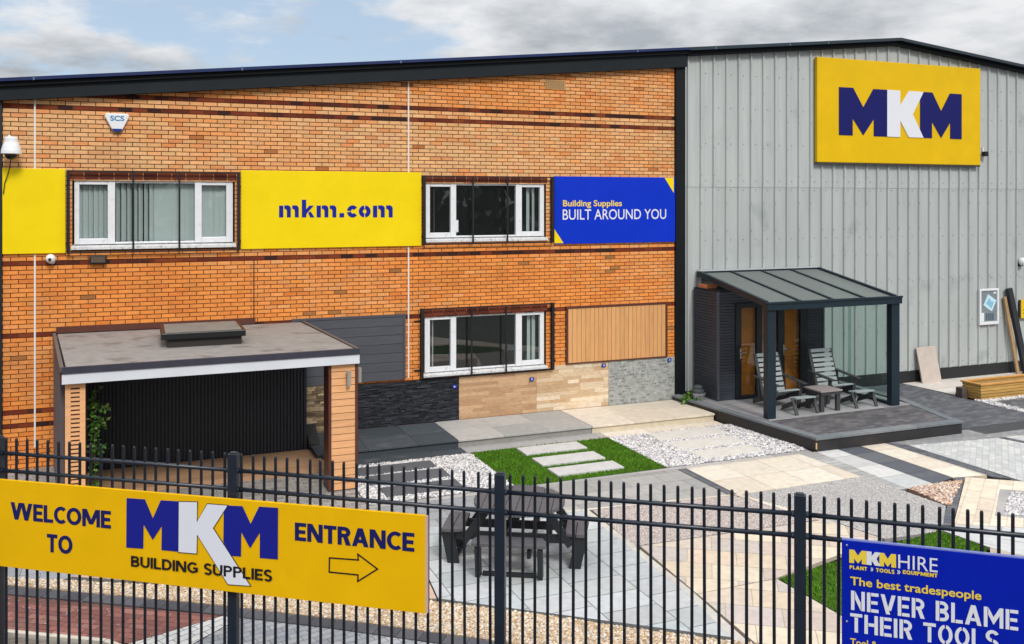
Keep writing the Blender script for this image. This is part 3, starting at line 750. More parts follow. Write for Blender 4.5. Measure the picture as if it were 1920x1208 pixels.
def tint_mat(name, rgb, rough, **k):
    m = mat(name, rgb, rough, **k); return m
def board_mat(name, rgb, rough=.6, stretch=(1, 1, 1), namt=.1, nscale=6):
    if name in MATS: return MATS[name]
    m = bpy.data.materials.new(name); m.use_nodes = True; nt = m.node_tree; N = nt.nodes.new; L = nt.links.new; b = nt.nodes['Principled BSDF']
    b.inputs['Roughness'].default_value = rough
    at = N('ShaderNodeAttribute'); at.attribute_name = 'Col'; tc = N('ShaderNodeTexCoord'); mp = N('ShaderNodeMapping'); mp.inputs['Scale'].default_value = stretch
    n = N('ShaderNodeTexNoise'); n.inputs['Scale'].default_value = nscale; n.inputs['Detail'].default_value = 6; L(tc.outputs['Object'], mp.inputs[0]); L(mp.outputs[0], n.inputs['Vector'])
    mr = N('ShaderNodeMapRange'); mr.inputs['From Min'].default_value = .3; mr.inputs['From Max'].default_value = .7; mr.inputs['To Min'].default_value = 1 - namt; mr.inputs['To Max'].default_value = 1 + namt
    L(n.outputs['Fac'], mr.inputs['Value'])
    m1 = N('ShaderNodeVectorMath'); m1.operation = 'MULTIPLY'; m1.inputs[1].default_value = rgb; L(at.outputs['Color'], m1.inputs[0])
    m2 = N('ShaderNodeVectorMath'); m2.operation = 'SCALE'; L(m1.outputs[0], m2.inputs[0]); L(mr.outputs[0], m2.inputs['Scale']); L(m2.outputs[0], b.inputs['Base Color'])
    bp = N('ShaderNodeBump'); bp.inputs['Strength'].default_value = .25; bp.inputs['Distance'].default_value = .004; L(n.outputs['Fac'], bp.inputs['Height']); L(bp.outputs[0], b.inputs['Normal'])
    MATS[name] = m; return m
tan_m = board_mat('tan_composite', lin((206, 152, 98)), .65, (6, 6, .5))
brown_m = mat('brown_trim', lin((84, 44, 32)), .5, nscale=6, namt=.1)
greyb_m = board_mat('grey_composite', lin((72, 74, 82)), .6, (.5, 6, 6))
board_panel(8.2, 10.63, 1.085, 2.285, 23, True, tan_m, brown_m, 'tan vertical boards in a brown trim')
board_panel(2.6, 4.765, 1.035, 2.295, 7, False, greyb_m, mat('grey_trim', lin((70, 70, 78)), .5), 'grey horizontal boards')
led_m = mat('split_stone', rough=.8, attr=True, nscale=14, namt=.3, bscale=40, bstr=.6)
def ledger(x0, x1, z0, z1, cols, h, l, prot, gapc, name, label_, j=.2):
    mb = MB(); mb.box(x0, x1, -.014, -.003, z0, z1, gapc); z = z0
    while z < z1 - .01:
        hh = min(h * random.uniform(.75, 1.3), z1 - z); 
        if z1 - z - hh < .02: hh = z1 - z
        x = x0
        while x < x1 - .005:
            ll = min(random.uniform(*l), x1 - x)
            if x1 - x - ll < .04: ll = x1 - x
            y = -.018 - random.uniform(*prot)
            mb.box(x + .0015, x + ll - .0015, y, -.0145, z + .0015, z + hh - .0015, jit(random.choice(cols), j), skip=(4,)); x += ll
        z += hh
    o = mb.build(name, led_m, office); o['label'] = label_; return o
ledger(3.36, 5.86, .15, .985, [lin((30, 35, 42)), lin((24, 28, 34)), lin((42, 46, 54)), lin((20, 22, 28)), lin((52, 56, 64))], .024, (.05, .22), (.003, .032), lin((10, 11, 14)), 'stone_cladding', 'black split face slate')
ledger(2.6, 3.355, .15, 1.03, [lin((150, 128, 98)), lin((122, 104, 82)), lin((170, 150, 120)), lin((96, 80, 62))], .045, (.1, .3), (.003, .03), lin((50, 40, 30)), 'stone_cladding', 'brown split face stone')
def fixed_rows(x0, x1, z0, tops, rows, l, cols, name, label_, j):
    mb = MB(); h = (tops - z0) / rows; mb.box(x0, x1, -.012, -.003, z0, tops, lin((150, 120, 90)))
    for r in range(rows):
        x = x0
        while x < x1 - .005:
            ll = min(random.uniform(*l), x1 - x)
            if x1 - x - ll < .05: ll = x1 - x
            mb.box(x + .0006, x + ll - .0006, -.022 - random.uniform(0, .004), -.0125, z0 + r * h + .0006, z0 + (r + 1) * h - .0006, jit(random.choice(cols), j), skip=(4,)); x += ll
    o = mb.build(name, mat('stone_tile', rough=.7, attr=True, nscale=11, namt=.22, stretch=(1, 1, 6)), office); o['label'] = label_
fixed_rows(5.863, 7.535, .15, .985, 13, (.25, .7), [lin((190, 154, 118)), lin((182, 146, 110)), lin((196, 160, 124)), lin((176, 138, 104))], 'stone_cladding', 'light brown stone strips', .03)
fixed_rows(7.537, 9.2, .15, .985, 11, (.25, .65), [lin((212, 190, 160)), lin((204, 180, 150)), lin((196, 168, 134)), lin((222, 202, 176)), lin((190, 158, 122))], 'stone_cladding', 'cream and beige stone strips', .06)
fixed_rows(7.93, 9.2, .988, 1.08, 1, (.4, .8), [lin((206, 190, 166)), lin((200, 178, 150))], 'stone_cladding', 'cream stone strips', .06)
def marked_stone():
    mb = MB(); x0, x1, z0, z1 = 9.203, 10.825, .15, 1.083
    mb.box(x0, x1, -.012, -.003, z0, z1, lin((120, 122, 121))); rows = 16; h = (z1 - z0) / rows
    for r in range(rows):
        x = x0
        while x < x1 - .005:
            ll = min(random.uniform(.1, .34), x1 - x)
            if x1 - x - ll < .03: ll = x1 - x
            mb.box(x + .0008, x + ll - .0008, -.024 - random.uniform(0, .005), -.0125, z0 + r * h + .0008, z0 + (r + 1) * h - .0008, jit(lin((158, 160, 157)), .07), skip=(4,))
            if random.random() < .62:                     # short rows of dark pits in the face
                k = random.randint(2, 4); pt_ = random.uniform(.03, .05); q = x + random.uniform(.01, .04); zz = z0 + (r + random.uniform(.15, .5)) * h; dk_ = random.choice([lin((58, 62, 64)), lin((92, 96, 96)), lin((112, 115, 114))])
                for n_i in range(k):
                    if q + pt_ * .5 < min(x + ll, x1): mb.hexa([(q, -.0305, zz), (q + pt_ * .45, -.0305, zz), (q + pt_ * .45, -.025, zz), (q, -.025, zz), (q + .012, -.0305, zz + h * .4), (q + .012 + pt_ * .4, -.0305, zz + h * .4), (q + .012 + pt_ * .4, -.025, zz + h * .4), (q + .012, -.025, zz + h * .4)], dk_)
                    q += pt_
            x += ll
    o = mb.build('stone_cladding', led_m, office); o['label'] = 'grey stone with dark gaps'
marked_stone()
mb = MB()
for px, py in ((852, 725), (997, 711), (1132, 685), (1255, 675)):
    x, z = at_wall(px, py, -.05); mb.box(x - .045, x + .045, -.06, -.05, z - .035, z + .035, lin((24, 50, 150))); mb.box(x - .015, x + .015, -.063, -.0605, z - .014, z + .014, lin((190, 205, 230))); mb.cut()
mb.build('product_tag', mat('tag_plastic', rough=.4, attr=True), office)

# ------------------------------------------------------------------ warehouse
wh = thing('warehouse', 'tall warehouse clad in pale grey ribbed metal sheets under a dark gable edge', 'building', (17.05, 0, 0))
clad_m = mat('grey_cladding', lin((176, 181, 180)), .5, nscale=1.6, namt=.10, stretch=(3.5, 1, .22), spec=.4, spots=(1.3, .62, lin((128, 136, 136)), .35))
clad2_m = mat('grey_cladding_low', lin((173, 178, 177)), .5, nscale=1.2, namt=.09, stretch=(2.5, 1, .3), spec=.4, spots=(1.1, .60, lin((122, 130, 128)), .45))
PIT = .3345; X0 = wx(1313) - PIT * 2; XE = 36.2
def cladding(zlo, ztop, y, m, name):
    mb = MB(); prof = []
    x = 11.08
    k = 0; xs = [(11.08, 0)]
    r = X0
    while r < XE:
        if r - .04 > 11.08: xs += [(r - .026, 0), (r - .014, -.045), (r + .014, -.045), (r + .026, 0)]
        for f in (.36, .66):
            q = r + PIT * f
            if 11.12 < q < XE: xs += [(q - .012, 0), (q, -.004), (q + .012, 0)]
        r += PIT
    xs.append((XE, 0)); xs.sort()
    for (a, ya), (b, yb) in zip(xs, xs[1:]):
        ta = ztop(a) if callable(ztop) else ztop; tb = ztop(b) if callable(ztop) else ztop
        if a < 17.054 < b and callable(ztop):
            mb.face([(a, y + ya, zlo), (b, y + yb, zlo), (b, y + yb, tb), (17.054, y + ya, ztop(17.054)), (a, y + ya, ta)])
        else: mb.face([(a, y + ya, zlo), (b, y + yb, zlo), (b, y + yb, tb), (a, y + ya, ta)])
    return mb.build(name, m, wh)
cladding(4.79, lambda x: roof_top(x) - .15, -.006, clad_m, 'wall_cladding')
cladding(.3, 4.83, .002, clad2_m, 'wall_cladding')
mb = MB(); r = X0
while r < 24:
    for i, z in enumerate((.42, 1.45, 2.5, 3.6, 4.72, 4.92, 5.75, 6.55, 7.3)):
        if z < roof_top(r) - .3 and r > 11.2:
            y = -.006 if z > 4.8 else .002
            mb.box(r + .13, r + .15, y - .012, y - .001, z, z + .02)
    for z in [.7 + i * .62 for i in range(12)]:
        if random.random() < .6 and z < roof_top(r) - .3 and r > 11.2: mb.box(r - .012, r + .012, -.056, -.0455, z, z + .018)
    r += PIT
tag(mb.build('screw_heads', mat('screws', lin((138, 143, 143)), .5), wh), kind='stuff')
verge(11.082, XE + .3, .07, 'verge_cap', wh, mat('verge_cap_grey', lin((34, 48, 58)), .35, nscale=3, namt=.1), -.26, .3)
verge(11.082, XE + .3, .1, 'fascia', wh, fas2_m, -.16, .28, .071)
mb = MB(); mb.box(11.08, XE, -.03, .05, -.05, .3); mb.build('plinth', mat('plinth_black', lin((24, 26, 28)), .6), wh)
mb = MB(); mb.box(11.08, XE, .06, .2, -.05, 6.0); mb.box(XE - .2, XE, .21, 34, -.05, roof_top(XE) - .2); mb.box(11.09, 11.2, .21, 34, 6.0, 7.5); mb.build('back_wall', room_m, wh)
mb = MB()
for a, b in ((11.08, 17.054), (17.054, XE + .3)):
    mb.hexa([(a, .301, roof_top(a) - .1), (b, .301, roof_top(b) - .1), (b, 34, roof_top(b) - .1), (a, 34, roof_top(a) - .1), (a, .301, roof_top(a) - .01), (b, .301, roof_top(b) - .01), (b, 34, roof_top(b) - .01), (a, 34, roof_top(a) - .01)])
mb.build('roof', roof_m, wh)
mb = MB()
for p in (1343, 1482, 1554): x = wx(p, -.27); mb.box(x - .012, x + .012, -.265, -.255, roof_top(x) - .07, roof_top(x) + .008); mb.cut()
mb.build('cap_joint', mat('cap_joint', lin((90, 110, 135)), .4), wh)

# ------------------------------------------------------------------ signs on the wall
yel_m = mat('yellow_panel', (.84, .62, .0), .45, spec=.25, nscale=1.6, namt=.05, bscale=1.7, bstr=.25)
gold_m = mat('gold_panel', (.72, .445, .0), .45, spec=.25, nscale=1.5, namt=.06, bscale=1.7, bstr=.25)
navy_m = mat('navy_letter', (.004, .006, .11), .5, spec=.25)
white_m = mat('white_letter', (.72, .73, .78), .4)
blue_m = mat('blue_panel', (.0, .028, .50), .42, spec=.25, nscale=1.5, namt=.05)
sgy_m = mat('sign_yellow', (.82, .60, .06), .4)
edge_m = mat('sign_edge', lin((60, 56, 50)), .5)
wf = wall_frame(0)
def sign(name, label_, cat, loc, group=None): return thing(name, label_, cat, loc, group)
s1 = sign('sign', 'blank yellow sign panel at the left edge of the brick wall', 'sign', (-1.64, -.03, 3.6), 'yellow signs on the brick wall')
mb = MB(); mb.box(-2.1, -1.16, -.05, -.008, 3.6, 5.02); mb.build('panel', yel_m, s1, bevel=.004)
s2 = sign('sign', 'yellow sign panel with blue stencil lettering mkm.com between two upper windows', 'sign', (3.4, -.03, 3.6), 'yellow signs on the brick wall')
mb = MB(); mb.box(1.7, 5.08, -.05, -.008, 3.608, 5.035); mb.build('panel', yel_m, s2, bevel=.004)
def blk(a, b): return wx(a, -.05), wx(b, -.05)
def stencil_mkm():
    mb = MB(); n = .054
    # letters laid out one by one from the photograph: (char, left, right, top, bottom) in photo pixels
    sc = 260 / 1920.; L_ = lambda v: 500 + v * sc; T_ = lambda v: 360 + v * sc
    def part(pts, col=(1, 1, 1)):
        mb.plate(wf, [at_wall(L_(a), T_(b), -.05) for a, b in pts], .0505, .056)
    def arc(cx, cy, rx, ry, t, a0, a1, k=9):
        o = [(cx + rx * math.cos(R(a0 + (a1 - a0) * i / k)), cy - ry * math.sin(R(a0 + (a1 - a0) * i / k))) for i in range(k + 1)]
        i_ = [(cx + (rx - t) * math.cos(R(a0 + (a1 - a0) * i / k)), cy - (ry - t * .95) * math.sin(R(a0 + (a1 - a0) * i / k))) for i in range(k, -1, -1)]
        part(o + i_)
    def m_(x):
        part([(x, 190), (x + 58, 190), (x + 58, 352), (x, 352)])
        for dx in (72, 182):
            pts = [(x + dx, 188)] + [(x + dx + 48 + 42 * math.sin(R(a)), 232 - 46 * math.cos(R(a))) for a in (0, 25, 50, 75, 90)]
            pts += [(x + dx + 90, 352), (x + dx + 36, 352), (x + dx + 36, 262), (x + dx + 26, 240), (x + dx, 232)]
            part(pts)
    m_(172); m_(692); m_(1472)
    part([(487, 108), (547, 108), (547, 240), (590, 190), (652, 190), (553, 300), (547, 352), (487, 352)])
    part([(575, 290), (607, 268), (662, 352), (600, 352)])
    part([(1008, 294), (1072, 294), (1072, 352), (1008, 352)])
    arc(1190, 270, 78, 84, 56, 40, 172); arc(1190, 270, 78, 84, 56, 188, 320)
    arc(1357, 270, 82, 84, 56, 97, 263); arc(1357, 270, 82, 84, 56, -83, 83)
    mb.build('lettering', mat('blue_letter', (.006, .014, .27), .45, spec=.25), s2)
stencil_mkm()
s3 = sign('sign', 'blue sign panel with yellow corners and white lettering beside the black pillar', 'sign', (9.36, -.03, 3.6))
mb = MB(); mb.box(7.93, 10.828, -.05, -.008, 3.59, 4.99); mb.build('panel', blue_m, s3, bevel=.004)
mb = MB()
mb.plate(wf, [at_wall(x, y, -.05) for x, y in ((1246, 333.5), (1263.2, 333.5), (1263.2, 362))], .0505, .0535); mb.cut()
mb.plate(wf, [at_wall(x, y, -.05) for x, y in ((1039.5, 430), (1056.5, 456), (1039.5, 456.3))], .0505, .0535)
mb.build('corner', yel_m, s3)
mb = MB()
u0, v0 = at_wall(1055.5, 389, -.05); u1, v1 = at_wall(1166, 375.5, -.05)
text(mb, wf, 'Building Supplies', u0, u1, v0 - .02, v0 + .15, .0525, .018)
mb.build('lettering', sgy_m, s3)
mb = MB(); u0, v0 = at_wall(1055, 412.5, -.05); u1, _ = at_wall(1249, 410, -.05)
text(mb, wf, 'BUILT AROUND YOU', u0, u1, v0, v0 + .218, .0525, .004)
mb.build('lettering', white_m, s3)
s4 = sign('sign', 'large yellow box sign with navy and white MKM letters high on the grey cladding', 'sign', (17.25, -.06, 5.38))
mb = MB(); mb.box(14.62, 19.80, -.135, -.042, 5.385, 7.84); mb.build('panel', gold_m, s4, bevel=.012)
mb = MB(); mb.box(14.62, 19.80, -.132, -.044, 5.35, 5.384); mb.build('edge', edge_m, s4)
MP = [(0, 0), (0, 1), (.29, 1), (.5, .6), (.71, 1), (1, 1), (1, 0), (.72, 0), (.72, .36), (.5, .01), (.28, .36), (.28, 0)]
KP = [(0, 0), (0, 1), (.28, 1), (.28, .67), (.47, 1), (.79, 1), (.555, .5), (.79, 0), (.47, 0), (.28, .35), (.28, 0)]
def logo(fr, u0, v0, w, h, n, mats, parent, kleg=None):
    """M K M: letter width w, height h; the K overlaps the second M"""
    off = (0, w, w * 1.72)
    mb = MB(); mb.plate(fr, [(u0 + off[0] + x * w, v0 + y * h) for x, y in MP], n, n + .01); mb.build('lettering', mats[0], parent); mb = MB()
    mb.plate(fr, [(u0 + off[2] + x * w * .94, v0 + y * h) for x, y in MP], n, n + .01); mb.build('lettering', mats[0], parent)
    mb = MB(); mb.plate(fr, [(u0 + off[1] + x * w, v0 + y * h) for x, y in KP], n, n + .016); mb.build('lettering', mats[1], parent)
fr4 = wall_frame(-.135)
ua, va = at_wall(1573, 252.5, -.14); ub, vb = at_wall(1803, 258, -.14); _, vt = at_wall(1690, 169.5, -.14)
logo(fr4, ua, va - .01, (ub - ua) / 2.66, vt - va + .0, .001, (navy_m, white_m), s4)
# small devices on the walls
plastic = mat('device_white', (.75, .76, .77), .35); dkpl = mat('device_black', lin((16, 18, 26)), .25)
al = thing('alarm_box', 'white shield shaped alarm box with blue letters high on the brick wall', 'alarm', (-.36, 0, 5.83))
mb = MB(); mb.plate(wf, [(-.54, 5.985), (-.555, 5.93), (-.44, 5.71), (-.4, 5.69), (-.31, 5.69), (-.27, 5.71), (-.165, 5.93), (-.18, 5.985)], .0045, .075); mb.build('body', plastic, al, bevel=.015)
mb = MB(); mb.plate(wf, [(-.435, 5.722), (-.41, 5.676), (-.3, 5.676), (-.275, 5.722)], .02, .082); mb.build('strobe', mat('blue_lens', lin((20, 50, 140)), .2), al)
mb = MB(); text(mb, wf, 'SCS', -.465, -.245, 5.855, 5.945, .0775, .025); mb.build('lettering', mat('cyan_letter', lin((20, 120, 180)), .4), al)
dc = thing('security_camera', 'white dome security camera at the top left corner of the brick wall', 'camera', (-1.92, -.3, 5.2), 'cameras on the brick wall')
mb = MB(); c0 = (-1.94, -.3, 5.24)
mb.lathe(c0, [(.10, .0), (.155, .01), (.15, .06), (.13, .14), (.105, .2), (.1, .27), (.085, .285)], 24); mb.build('housing', plastic, dc, smooth=False, bevel=.004)
mb = MB(); mb.lathe(c0, [(.02, -.085), (.06, -.07), (.09, -.035), (.1, -.001)], 20); mb.build('dome', dkpl, dc, smooth=True)
mb = MB(); mb.tube([(-1.94, -.28, 5.5), (-1.98, -.2, 5.54), (-2.05, -.06, 5.5), (-2.05, -.0, 5.4)], .025); mb.build('bracket', plastic, dc)
mb = MB(); mb.tube([(-1.96, -.2, 5.14), (-2.0, -.12, 4.95), (-2.06, -.075, 4.78), (-2.08, -.07, 4.6)], .008, 6); mb.build('cable', steel_m, dc)
bc = thing('security_camera', 'small white ball camera just under the left yellow sign', 'camera', (-1.38, 0, 3.5), 'cameras on the brick wall')
mb = MB(); Mx = Matrix.Rotation(R(72), 3, 'X') @ Matrix.Rotation(R(-14), 3, 'Y')
mb.lathe((-1.38, -.09, 3.51), [(.03, -.075), (.06, -.06), (.078, -.02), (.075, .03), (.05, .065), (.02, .078)], 18, M=Mx); mb.build('housing', plastic, bc, smooth=True)
mb = MB(); mb.lathe((-1.385, -.158, 3.5), [(.026, -.01), (.026, .016), (.02, .02)], 14, M=Mx); mb.build('lens', dkpl, bc)
mb = MB(); mb.lathe((-1.36, -.012, 3.46), [(.045, 0), (.045, .03)], 14, M=Matrix.Rotation(R(90), 3, 'X')); mb.build('bracket', plastic, bc)
fl = thing('floodlight', 'small black floodlight on the brick wall under the left window', 'floodlight', (-.66, 0, 3.48))
mb = MB(); mb.box(-.79, -.52, -.1, -.05, 3.405, 3.545); mb.box(-.68, -.63, -.0495, -.005, 3.45, 3.5); mb.build('housing', steel_m, fl, bevel=.008)
mb = MB(); mb.box(-.765, -.545, -.104, -.1005, 3.43, 3.525); mb.build('lens', mat('lamp_glass', lin((96, 82, 70)), .15), fl)
wc = thing('security_camera', 'white ball camera high on the grey cladding at the right edge', 'camera', (21.3, 0, 2.88))
mb = MB(); mb.lathe((21.33, -.1, 2.9), [(.02, -.1), (.07, -.085), (.1, -.02), (.1, .03), (.07, .09), (.02, .1)], 18); mb.build('housing', plastic, wc, smooth=True)
mb = MB(); mb.box(21.25, 21.4, -.06, -.005, 2.78, 2.85); mb.build('bracket', dkpl, wc)
sp = thing('lamp', 'small black lamp beside the right edge of the large yellow sign', 'lamp', (20.0, 0, 5.68))
mb = MB(); mb.box(19.93, 20.05, -.16, -.05, 5.62, 5.74); mb.build('housing', steel_m, sp, bevel=.01)
mb = MB(); mb.box(19.97, 20.01, -.05, -.01, 5.55, 5.85); mb.build('bracket', plastic, sp)
ys = thing('sign', 'yellow warning sign with black marks at the right edge of the cladding', 'sign', (21.55, 0, 1.45))
mb = MB(); mb.box(21.28, 21.9, -.1, -.045, 1.42, 1.9); mb.build('panel', mat('warning_yellow', (.75, .48, .01), .45), ys, bevel=.006)
mb = MB(); mb.box(21.40, 21.8, -.104, -.1005, 1.76, 1.83); mb.box(21.36, 21.8, -.104, -.1005, 1.62, 1.65); mb.box(21.36, 21.75, -.104, -.1005, 1.54, 1.565); mb.build('lettering', dkpl, ys)
mb = MB(); mb.box(21.24, 21.278, -.095, -.045, 1.42, 1.9); mb.build('edge', edge_m, ys)
nb = thing('notice_board', 'white framed notice board with a tilted pale blue poster on the grey cladding', 'notice board', (20.18, 0, 1.3))
x0, x1, z0, z1 = 19.83, 20.5, 1.315, 2.235
mb = MB()
for q in ((x0, x0 + .055, z0, z1), (x1 - .055, x1, z0, z1), (x0 + .055, x1 - .055, z1 - .055, z1), (x0 + .055, x1 - .055, z0, z0 + .075)): mb.box(q[0], q[1], -.09, -.045, q[2], q[3])
mb.build('frame', frame_m, nb, bevel=.006)
mb = MB(); mb.box(x0 + .05, x1 - .05, -.065, -.05, z0 + .07, z1 - .05); mb.build('backing', mat('felt', lin((120, 130, 136)), .9, nscale=40, namt=.25), nb)
mb = MB(); cx, cz = 20.2, 1.86
def rot(pts, a): return [(cx + x * math.cos(a) - z * math.sin(a), cz + x * math.sin(a) + z * math.cos(a)) for x, z in pts]
mb.plate(wf, rot([(-.17, -.15), (.17, -.15), (.17, .17), (-.17, .17)], R(-30)), .066, .068, lin((190, 222, 232)))
mb.plate(wf, rot([(-.12, -.07), (.12, -.09), (.11, .1), (.02, .06), (-.08, .11)], R(-30)), .0685, .0695, lin((130, 185, 210)))
mb.box(19.9, 20.0, -.068, -.066, 1.4, 1.62, lin((220, 225, 228))); mb.box(20.33, 20.43, -.068, -.066, 2.1, 2.14, lin((225, 228, 230)))
for i in range(4): mb.box(20.06 + i * .075, 20.11 + i * .075, -.068, -.066, 1.42, 1.6, lin((70, 88, 104)))
mb.build('poster', mat('poster', rough=.5, attr=True), nb)

# ------------------------------------------------------------------ porch with flat felt roof
po = thing('porch', 'flat roofed timber porch with slatted tan posts and a black slatted back wall', 'porch', (1.0, -1.6, 0))
FLc, FRc, BLc, BRc = (-.985, -3.3), (3.155, -3.2), (-1.33, -.06), (2.81, -.06)
def lerp(a, b, t): return (a[0] + (b[0] - a[0]) * t, a[1] + (b[1] - a[1]) * t)
felt_m = mat('roof_felt', lin((138, 132, 128)), .95, nscale=5, namt=.16, bscale=90, bstr=.4, spots=(2.2, .55, lin((100, 88, 82)), .7))
zf, zb = 2.19, 2.25
mb = MB(); i_ = .07
tl, tr, bl_, br = lerp(FLc, FRc, .012), lerp(FLc, FRc, .988), lerp(BLc, BRc, .012), lerp(BLc, BRc, .988)
mb.hexa([(tl[0], tl[1] + i_, zf - .2), (tr[0], tr[1] + i_, zf - .2), (br[0], br[1], zb - .2), (bl_[0], bl_[1], zb - .2), (tl[0], tl[1] + i_, zf - .012), (tr[0], tr[1] + i_, zf - .012), (br[0], br[1], zb - .012), (bl_[0], bl_[1], zb - .012)])
roof = mb.build('roof', felt_m, po)
edge2 = mat('felt_edge', lin((48, 48, 62)), .6, nscale=6, namt=.15)
mb = MB()
def lbar(a, b, za, zb_, w, h): mb.bar((a[0], a[1], za), (b[0], b[1], zb_), w, h)
lbar(FLc, FRc, zf - .035, zf - .035, .06, .09); mb.build('roof_edge', edge2, po)
mb = MB(); lbar(lerp(BLc, FLc, -.0), lerp(BLc, FLc, .985), zb - .025, zf - .03, .05, .07); mb.build('roof_edge', mat('felt_edge_brown', lin((96, 84, 80)), .8), po); mb = MB(); lbar(BRc, lerp(BRc, FRc, .985), zb - .025, zf - .03, .05, .06); mb.build('roof_edge', mat('felt_edge_brown', lin((96, 84, 80)), .8), po)
mb = MB(); f0, f1 = lerp(FLc, FRc, .0), lerp(FLc, FRc, 1.); lbar((f0[0], f0[1] + .012), (f1[0], f1[1] + .012), zf - .152, zf - .152, .05, .142); mb.build('fascia', mat('white_fascia', (.62, .65, .70), .35, nscale=1.5, namt=.06), po)
mb = MB(); lbar(lerp(BLc, FLc, .0), lerp(BLc, FLc, .97), zb - .14, zf - .14, .035, .155); mb.cut(); lbar(BRc, lerp(BRc, FRc, .97), zb - .14, zf - .14, .035, .155)
mb.build('fascia', brown_m, po)
mb = MB(); mb.bar((-1.3, -.03, 2.3), (1.95, -.03, 2.3), .05, .1); mb.build('flashing', brown_m, po)
# skylight
sk = MB(); sk.box(.40, 1.51, -2.06, -1.0, 2.16, 2.33, (.6, .6, .6))
kerb_ = sk.build('skylight', mat('skylight_kerb', lin((40, 36, 34)), .7), po)
mb = MB(); mb.box(.31, 1.57, -2.12, -.94, 2.331, 2.43); mb.build('skylight_frame', mat('skylight_black', lin((22, 23, 25)), .4), kerb_, bevel=.01)
mb = MB(); mb.box(.37, 1.51, -2.07, -.99, 2.431, 2.437); mb.build('skylight_glass', mat('skylight_glass', lin((118, 118, 114)), .55, spec=.5, nscale=5, namt=.2), kerb_)  # grey sky reflection is put into the base colour of the glass
# side wall on the left and slatted back wall
wallm = mat('mauve_board', lin((92, 80, 82)), .7, nscale=3, namt=.08)
mb = MB(); a, b = lerp(BLc, FLc, .0), lerp(BLc, FLc, .90); mb.bar((a[0] + .02, a[1], 1.02), (b[0] + .02, b[1], 1.0), .06, 2.0); mb.build('side_wall', wallm, po)
slat_m = mat('black_slats', lin((40, 45, 55)), .55, nscale=5, namt=.2, stretch=(3, 3, .4))
mb = MB(); mb.box(-1.18, 2.72, -.78, -.74, .05, 2.08)
x = -1.15
while x < 2.7: mb.box(x, x + .034, -.815, -.781, .05, 2.06); x += .0575
mb.box(2.70, 2.745, -.82, -.73, .05, 2.08)
mb.build('slatted_wall', slat_m, po)
mb = MB(); mb.box(-1.0, 2.9, -.7, -.2, 2.0, 2.04); mb.build('ceiling', room_m, po)
mb = MB(); mb.hexa([(-.8, -3.0, 1.955), (2.9, -3.0, 1.955), (2.8, -.25, 1.955), (-1.1, -.25, 1.955), (-.8, -3.0, 1.97), (2.9, -3.0, 1.97), (2.8, -.25, 1.97), (-1.1, -.25, 1.97)]); mb.build('ceiling', mat('dark_ceiling', lin((40, 36, 34)), .8), po)
mb = MB()
n = 11
for i in range(n):
    y0 = -.83 - i * .125
    if y0 - .12 < -2.17: break
    mb.box(-1.0, 2.79 + (-.74 - y0) * .12, y0 - .121, y0, .0, .08, jit((1, 1, 1), .08))
mb.build('floor', board_mat('tan_decking', lin((168, 132, 100)), .7, (.5, 6, 6)), po)
tanh = board_mat('tan_slats', lin((222, 166, 116)), .65, (.6, 6, 6))
def post(x0, x1, y0, y1, hz, n, trimw, side):
    t = MB(); t.box(x0 + .01, x1 - .01, y0 + .02, y1, -.02, hz, (.25, .16, .12)); p = t.build('post', brown_m, po)
    m_ = MB(); z = .02
    h = (hz - .03) / n
    for i in range(n): m_.box(x0 + trimw, x1 - trimw, y0, y0 + .019, z + i * h + .005, z + (i + 1) * h - .005, jit((1, 1, 1), .05))
    m_.build('slats', tanh, p)
    c = MB()
    c.box(x0, x0 + trimw - .002, y0 - .006, y1 + .01, -.02, hz); c.box(x1 - trimw + .002, x1, y0 - .006, y1 + .01, -.02, hz); c.build('trim', brown_m, p)
    return p
post(wx(616, -3.14), wx(671, -3.14), -3.14, -2.76, 1.965, 18, .045, 1)
# left post: pale frame with narrow louvres
xa, xb = wx(122, -3.2), wx(160, -3.2)
t = MB(); t.box(xa, xb, -3.17, -2.9, -.02, 1.955, (.3, .2, .15)); p = t.build('post', brown_m, po)
m_ = MB(); m_.box(xa, xa + .07, -3.2, -3.171, -.02, 1.95); m_.box(xb - .07, xb, -3.2, -3.171, -.02, 1.95); m_.box(xa + .071, xb - .071, -3.2, -3.171, 1.92, 1.95)
z = .03
while z < 1.9: m_.box(xa + .071, xb - .071, -3.197, -3.175, z, z + .036); z += .06
m_.build('slats', tanh, p)
lamp_m = mat('wall_lamp', lin((150, 146, 140)), .4)
for x, y in ((wx(654, -3.2), -3.2), (wx(674, -3.0), -3.0)):
    m_ = MB(); m_.tube([(x, y, 1.63), (x, y, 1.86)], .032, 14); m_.box(x - .012, x + .012, y + .02, y + .055, 1.7, 1.8); m_.build('wall_lamp', lamp_m, po)
# planting inside the porch
def leaves(name, label_, cat, pts, n, size, cols, spread, loc, stem=True):
    t = thing(name, label_, cat, loc); mb = MB()
    for _ in range(n):
        c = Vector(random.choice(pts)) + Vector((random.gauss(0, spread), random.gauss(0, spread), random.gauss(0, spread)))
        d = Vector((random.uniform(-1, 1), random.uniform(-1, .3), random.uniform(-.8, .8))).normalized(); s_ = size * random.uniform(.6, 1.3)
        q = d.cross(Vector((random.uniform(-1, 1), random.uniform(-1, 1), random.uniform(-1, 1)))).normalized() * s_ * .38
        mb.face([c, c + d * s_ * .5 + q, c + d * s_, c + d * s_ * .5 - q], jit(random.choice(cols), .25))
    mb.build('foliage', mat('leaf', rough=.5, attr=True, spec=.4), t)
    if stem:
        sm = MB(); sm.tube([pts[0], pts[len(pts) // 2], pts[-1]], .012, 6); sm.build('stem', mat('stem', lin((70, 60, 36)), .8), t)
GRN = [lin((62, 110, 28)), lin((86, 132, 40)), lin((40, 80, 22)), lin((110, 140, 60))]
